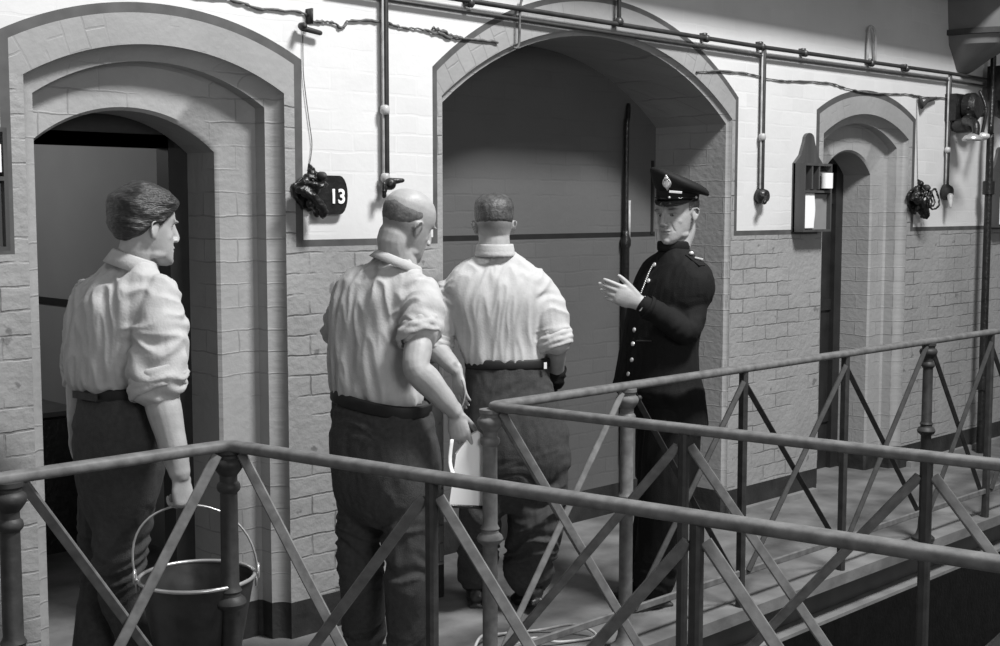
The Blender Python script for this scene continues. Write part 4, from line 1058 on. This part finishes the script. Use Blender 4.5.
# ---------------------------------------------------------------- man seen straight from behind
def man_behind():
    Z = 5.45; a = -3; rt, fd = fr(a)
    g = A(508, 300, Z); g.z = 0
    root = empty('person', g, 'person seen straight from behind with cropped hair, pale shirt and a wide dark belt', 'person')
    S, E, Wr = A(541, 288, 5.46), A(555, 343, 5.42), A(556, 384, 5.62)
    h = Head(A(494, 227, Z), -3, 4, 0, 1.03)
    b = B(); h.build(b)
    b.tube([A(497, 280, Z), A(495, 256, Z), h.p(0, -.018, .040), h.p(0, -.010, .10)], [.07, (.066, .056), (.066, .056), (.062, .056)], 18, 4, ref=rt)
    rings(b, slim([sec(475, 535, 410, Z, a), sec(475, 540, 360, Z, a), sec(455, 535, 320, Z, a), sec(452, 540, 280, Z, a), sec(470, 522, 262, Z, a), sec(482, 508, 254, Z, a)]))
    arm(b, S, E, Wr, 1.1); hand(b, Wr, A(553, 410, 5.72)-Wr, -rt, fd, curl=(30, 40, 30), s=.95)
    S2, E2, W2 = A(446, 292, 5.46), A(434, 346, 5.44), A(457, 371, 5.27)
    arm(b, S2, E2, W2, 1.1); hand(b, W2, A(461, 398, 5.24)-W2, CR*.8+CH*.5, CH*.6-CR*.6, curl=(12, 16, 12), per=(0, 0, 0, 0), thumb=(.85, .3, .3), s=.95, spread=1)
    HL, HR = A(492, 430, Z), A(540, 430, Z); KL, KR = A(480, 520, 5.42), A(536, 520, 5.46)
    AL = A(476, 300, 5.62); AL.z = .10; AR = A(529, 596, 5.55); AR.z = .125
    b.tube([HL, KL, AL], [.07, .05, .035], 14, 4); b.tube([HR, KR, AR], [.07, .05, .035], 14, 4)
    for q in (AL, AR): b.tube([q-fd*.03-UP*.02, q+fd*.06-UP*.05, q+fd*.12-UP*.065], [.032, .03, .018], 12, 3)
    mk_body(b, h, parent=root, tone=lambda l: 1-.45*np.exp(-((l[:, 2]-.112)/.022)**2)*(l[:, 1] < .02))
    def th(x, y, z):
        zh = np.interp(y, [-.1, -.07, -.03, .0, .03, .06, .08], [.120, .118, .118, .130, .135, .155, .172])
        return -.006+(.006+.0035+.009*min(1, max(0, (z-.17)/.04)))*min(1, max(0, (z-zh)/.015))
    h.hair(th, 'hair', M['hairmid'], root, amp=.0012, fr_=60, str_=(1, 1, .2))
    b = B(); rings(b, [sec(467, 548, 356, Z, a, .62), sec(466, 552, 380, Z, a, .66), sec(464, 560, 405, Z, a, .70), sec(464, 568, 435, Z, a, .74), sec(467, 571, 462, Z, a, .70), sec(474, 564, 490, Z, a, .6), sec(490, 545, 512, Z, a, .5)])
    leg(b, HL, KL, AL+UP*.02, .110, .090, .082, fd); leg(b, HR, KR, AR+UP*.03, .125, .118, .105, fd)
    me = remesh(b, .0075, 3, cloth_disp(g, a, .006, knees=((.50, .16, .018), (.22, .12, .020), (1.02, .05, .008)), seed=53, vert=2.5)); link('trousers', me, M['trouser'], root)
    c, x, y = sec(466, 549, 362, Z, a, .64); b = B(); loop(b, c, x*1.02, y*1.02, .004, .021, e=.85); b.obj('belt', M['belt'], root, True)
    b = B(); rings(b, [sec(470, 544, 367, Z, a, .62), sec(465, 546, 360, Z, a, .68), sec(458, 545, 343, Z, a, .64), sec(449, 549, 318, Z, a, .60), sec(444, 553, 298, Z, a, .56), sec(446, 552, 281, Z, a, .50), sec(456, 540, 268, Z, a, .46), sec(470, 522, 258, Z, a, .5), sec(478, 514, 252, Z, a, .7)], e=.9)
    Cf = S.lerp(E, .92); b.tube([S+UP*-.01, S.lerp(E, .45)+rt*.006, Cf], [.062, .082, .075], 22, 5)
    C2_ = S2.lerp(E2, .92); b.tube([S2+UP*-.01, S2.lerp(E2, .45), C2_], [.06, .078, .072], 22, 5)
    me = remesh(b, .006, 3, cloth_disp(g, a, .0105, arms=((S, E, .08), (S2, E2, .08)), seed=67, vert=1.8)); link('shirt', me, M['shirt2'], root)
    for S_, E_, C_, n_ in ((S, E, Cf, 0), (S2, E2, C2_, 1)):
        ad = (E_-S_).normalized(); ax1 = (CR*.93+UP*(.34 if n_ == 0 else -.3)).normalized(); ax2 = ax1.cross(ad).normalized(); b = B()
        for k, (o, r_) in enumerate(((-.03, .070), (-.008, .076), (.014, .076), (.034, .070))): loop(b, C_+ad*o, ax1*r_, ax2*r_*.95, .009, .011, wave=.002, wf=6, ph=k*2)
        me = remesh(b, .005, 1, lambda co, no: co+no*(pnoise(co*40)*.0016)[:, None]); link('rolled_cuff', me, M['shirt2'], root)
    b = B(); c = A(495, 251, Z-.015); 
    for k, (r_, z_) in enumerate(((.080, -.014), (.077, .004), (.074, .020))): loop(b, c+UP*z_, rt*r_, fd*r_*.98, .005, .012)
    me = remesh(b, .005, 2); link('collar', me, M['shirt2'], root)
    boot(root, AL, fd, pitch=0); boot(root, AR, (fd*.8-rt*.25), pitch=18)
    b = B(); b.box(A(543.5, 363, Z)-fd*.09, rt*.006, fd*.004, UP*.013); b.obj('belt_tag', M['paper'], root)
    return g
man_behind()
b = B(); b.ell(A(556, 372, 5.56), CR*.042, CH*.05, UP*.075, 14); b.ell(A(550, 384, 5.6), CR*.035, CH*.04, UP*.05, 12)
me = remesh(b, .006, 1, lambda co, no: co+no*((-np.abs(pnoise(co*np.array((14, 14, 30))))*2+.5)*.012)[:, None])
tag(link('cloth_bundle', me, M['serge']), 'small dark folded cloth under the right arm of the person seen from behind', 'cloth')
b = B(); b.tube([A(462, 380, 5.22), A(465, 392, 5.22), A(463, 404, 5.22), A(459, 410, 5.22)], .0032, 8, 5); tag(b.obj('cord_loop', M['cord'], None, True), 'pale loop of cord hanging beside the hip of the person seen from behind', 'cord')

# ---------------------------------------------------------------- officer
def officer():
    Z = 5.60; a = -118; rt, fd = fr(a)
    g = A(664, 300, Z); g.z = 0
    root = empty('person', g, 'officer in black tunic and peaked cap holding out one open hand', 'person')
    S, E, Wr = A(698, 282, 5.53), A(687, 331, 5.40), A(640, 303, 5.36)
    h = Head(A(677, 215, Z), -139, 6, 2, 1.08)
    b = B(); h.build(b)
    b.tube([A(674, 275, Z), A(674, 252, Z), h.p(0, -.030, .050), h.p(0, -.012, .10)], [.075, .062, .058, .055], 18, 4)
    rings(b, slim([sec(645, 690, 400, Z, a), sec(645, 690, 350, Z, a), sec(652, 695, 300, Z, a), sec(656, 695, 270, Z, a), sec(664, 688, 258, Z, a)]))
    arm(b, S, E, Wr, 1.05)
    hand(b, Wr, (A(600, 287, 5.34)-Wr), CH*.85+UP*.25, UP*.9+CR*.35, curl=(10, 16, 14), per=(-8, -2, 6, 14), thumb=(.85, .45, .1), tc=8, s=1.12, spread=.6)
    S2, E2, W2 = A(652, 278, 5.76), A(655, 345, 5.90), A(650, 400, 5.84)
    arm(b, S2, E2, W2); hand(b, W2, A(646, 430, 5.8)-W2, -rt, fd, curl=(30, 35, 20), s=.95)
    HL, HR = A(672, 400, 5.52), A(668, 400, 5.70); KL, KR = A(664, 500, 5.50), A(660, 500, 5.70)
    AL, AR = A(657, 300, 5.56), A(650, 300, 5.76); AL.z = AR.z = .10
    b.tube([HL, KL, AL], [.07, .05, .035], 14, 4); b.tube([HR, KR, AR], [.07, .05, .035], 14, 4)
    for q in (AL, AR): b.tube([q-fd*.03-UP*.02, q+fd*.06-UP*.05, q+fd*.12-UP*.065], [.032, .03, .018], 12, 3)
    mk_body(b, h, parent=root, vox=.0034); eyes(h, root, .1)
    def th(x, y, z):
        zh = np.interp(y, [-.1, -.07, -.03, .0, .015, .03], [.085, .085, .10, .125, .112, .18])
        return -.006+.0095*min(1, max(0, (z-zh)/.01))*min(1, max(0, (.17-z)/.01))
    h.hair(th, 'hair', M['hairgrey'], root, amp=.001, fr_=90)
    # trousers
    b = B(); rings(b, [sec(645, 695, 375, Z, a, .7), sec(640, 699, 410, Z, a, .7), sec(637, 697, 440, Z, a, .74), sec(636, 697, 480, Z, a, .9)])
    leg(b, HL, KL, AL+UP*.01, .11, .105, .092, fd); leg(b, HR, KR, AR+UP*.01, .11, .105, .092, fd)
    me = remesh(b, .008, 3, cloth_disp(g, a, .005, knees=((.12, .10, .010),), seed=71, vert=1.0)); link('trousers', me, M['serge'], root)
    boot(root, AL, fd); boot(root, AR, fd)
    # tunic
    b = B(); rings(b, [sec(634, 706, 424, Z, a, .80), sec(629, 704, 404, Z, a, .78), sec(615, 702, 389, Z, a, .74), sec(616, 700, 380, Z, a, .74), sec(619, 697, 366, Z, a, .72), sec(624, 696, 342, Z, a, .68), sec(629, 701, 315, Z, a, .64), sec(634, 709, 292, Z, a, .60), sec(640, 708, 275, Z, a, .54), sec(647, 702, 263, Z, a, .50), sec(655, 692, 254, Z, a, .62), sec(661, 687, 248, Z, a, .8)], e=.9)
    cw = E.lerp(Wr, .88)
    b.tube([S, S.lerp(E, .5)-fd*.006, E+rt*-.004, E.lerp(Wr, .45), cw], [.058, .060, .057, .052, .047], 22, 5)
    b.tube([S2, E2, W2], [.066, .062, .055], 18, 4)
    me = remesh(b, .0062, 3, cloth_disp(g, a, .006, arms=((S, E, .075), (E, Wr, .07)), seed=83, vert=1.2)); tn = link('tunic', me, M['serge'], root)
    b = B(); loop(b, A(673.5, 246, Z), rt*.062, fd*.068, .005, .022); b.obj('collar', M['serge'], root, True)
    ad = (Wr-E).normalized(); b = B(); o1 = ad.orthogonal().normalized(); o2 = ad.cross(o1); loop(b, cw+ad*.012, o1*.034, o2*.034, .004, .013); b.obj('shirt_cuff', M['paper'], root, True)
    b = B(); loop(b, cw-ad*.01, o1*.048, o2*.048, .004, .010); b.obj('sleeve_cuff', M['serge'], root, True)
    dg = bpy.context.evaluated_depsgraph_get(); dg.update()
    org = origin_of(tn)
    from mathutils.bvhtree import BVHTree
    bv = BVHTree.FromObject(tn, dg)
    def on(u, v, lift=.004):
        d = ray(u, v).normalized(); loc, n, i_, ds = bv.ray_cast(CAM-org, d)
        return (loc+org+n*lift, n) if loc is not None else (A(u, v, Z-.12), -CH)
    for k, (u, v) in enumerate(((655, 265), (649, 281), (635, 330), (633.5, 344), (632.5, 360), (629, 374))):
        p, n = on(u, v); b = B(); b.ell(p, n.orthogonal().normalized()*.0105, n.cross(n.orthogonal().normalized())*.0105, n*.006, 10); b.obj('button', M['silver'], root, True)
    P = [on(u, v, .008)[0] for u, v in ((654, 266), (650.5, 273), (647.5, 280), (644.5, 288), (642, 295))]
    b = B()
    for i in range(4):
        for k in range(4): b.ball(P[i].lerp(P[i+1], k/4), .0038, 6)
    b.obj('whistle_chain', M['silver'], root, True)
    # shoulder strap with its button and number
    p0, n0 = on(688, 255, .001); p1, n1 = on(702, 266, .001); b = B(); b.bar(p0, p1, .034, .006, up=UP+n0); b.obj('shoulder_strap', M['serge'], root)
    b = B(); b.ell(on(690, 256, .014)[0], CR*.011, CH*.011, UP*.009, 10); b.obj('button', M['silver'], root, True)
    q0, q1 = on(694, 259.5, .010)[0], on(702, 261.5, .010)[0]; b = B(); b.bar(q0, q1, .004, .007); b.obj('number_bar', M['silver'], root)
    for (u0, v0, u1, v1) in ((637, 341, 652, 341),):
        b = B(); b.bar(on(u0, v0)[0], on(u1, v1)[0], .004, .006); b.obj('pocket_edge', M['trouser'], root)
    # cap
    hc = Head(A(677, 215, Z), -154, 3, 0, 1.06)
    def cr_(z, rx, ry, cy=-.006, tl=0.0): return [hc.p(rx*math.cos(t)-tl*.02, cy+ry*math.sin(t)-tl*.03, z+tl*(ry*math.sin(t))*.6+tl*1.15*rx*math.cos(t)) for t in [2*PI*j/48 for j in range(48)]]
    cap = empty('cap', (0, 0, 0)); bpy.data.objects.remove(cap)
    b = B(); b.ringloft([cr_(.172, .074, .096), cr_(.166, .081, .103), cr_(.170, .083, .105), cr_(.204, .085, .107, tl=.08), cr_(.208, .080, .102, tl=.08)])
    band = b.obj('cap', M['capcloth'], root, auto=50)
    b = B(); b.ringloft([cr_(.200, .080, .102, tl=.08), cr_(.206, .090, .110, tl=.12), cr_(.216, .104, .120, tl=.22), cr_(.227, .113, .126, tl=.3), cr_(.239, .118, .130, tl=.33), cr_(.250, .116, .128, tl=.33), cr_(.259, .106, .118, tl=.33), cr_(.265, .084, .094, tl=.33), cr_(.268, .04, .05, tl=.33)]); b.obj('crown', M['capcloth'], band, True)
    R = []
    for t in [PI*(.12+.76*j/24) for j in range(25)]:
        s = math.sin((t-PI*.12)/.76); e0 = (.083*math.cos(t), -.006+.105*math.sin(t)); k = .040*max(0, math.sin((t/PI-.12)/.76*PI))**.7
        e1 = (e0[0]*1.03, e0[1]+k)
        R.append([hc.p(e0[0], e0[1], .176), hc.p(e1[0], e1[1], .176-k*.55), hc.p(e1[0], e1[1]-.001, .1725-k*.55), hc.p(e0[0], e0[1]-.004, .170)])
    b = B(); b.ringloft(R); b.obj('peak', M['patent'], band, auto=50)
    b = B(); P = [hc.p(.086*math.cos(t), -.006+.110*math.sin(t), .182) for t in [PI*(.1+.8*j/16) for j in range(17)]]; b.tube(P, [(.0025, .005)]*17, 8, ref=hc.z); b.obj('chin_strap', M['patent'], band, True)
    def fp(x, z, d=.0): return hc.p(x, -.006+math.sqrt(max(0, 1-(x/.1)**2))*.109+d+np.interp(z, [.2, .21, .25, .29], [0, .010, .026, .028]), z)
    b = B()   # oval badge with a crown and a cross bar
    b.ell(fp(0, .240, .003), hc.x*.014, hc.y*.004, hc.z*.016, 10); b.ell(fp(0, .262, .003), hc.x*.010, hc.y*.004, hc.z*.008, 8); b.ball(fp(0, .272, .003), .0045, 8)
    b.tube([fp(0, .230, .002), fp(0, .216, .002)], [.010, .003], 8)
    for k in (-1, 1): b.tube([fp(k*.010, .228, .002), fp(k*.016, .242, .002), fp(k*.011, .256, .002)], .003, 6, 3)
    b.obj('badge', M['silver'], band, True)
    x0, x1 = -.006, -.052
    b = B(); b.bar(fp(x0, .209, .003), fp(x1, .204, .003), .004, .010, up=hc.z); b.obj('title_bar', M['silver'], band)
    b = B(); b.ball(fp(-.004, .186, .004), .006, 8); b.obj('button', M['silver'], band, True)
    b = B(); b.ball(hc.p(-.084, .012, .182), .006, 8); b.obj('button', M['silver'], band, True)
officer()

# ================================================================== LIGHT
w = bpy.data.worlds.new('world'); SC.world = w; w.use_nodes = True
bg = w.node_tree.nodes['Background']; bg.inputs['Color'].default_value = (1, 1, 1, 1); bg.inputs['Strength'].default_value = .18
def area(name, loc, target, sx, sy, power):
    l = bpy.data.lights.new(name, 'AREA'); l.shape = 'RECTANGLE'; l.size = sx; l.size_y = sy; l.energy = power
    o = bpy.data.objects.new(name, l); COL.objects.link(o); o.location = loc
    d = Vector(target)-Vector(loc); o.rotation_euler = d.to_track_quat('-Z', 'Y').to_euler(); return o
area('skylight', (4.5, -4.4, 7.6), (4.2, 0, 1.3), 2.0, 1.0, 980)
area('front_left_fill', (.5, -8.5, 3.2), (4.0, 0, 1.2), 2.0, 2.0, 150)  # unseen fill lamp added at the front left to brighten the officer's face
area('cell_window', (2.2, 3.4, 2.4), (2.2, 1.0, .9), .8, .5, 12)
SC.view_settings.view_transform = 'Standard'; SC.view_settings.look = 'None'
SC.view_settings.gamma = 1; SC.view_settings.use_curve_mapping = False; SC.view_settings.exposure = 0
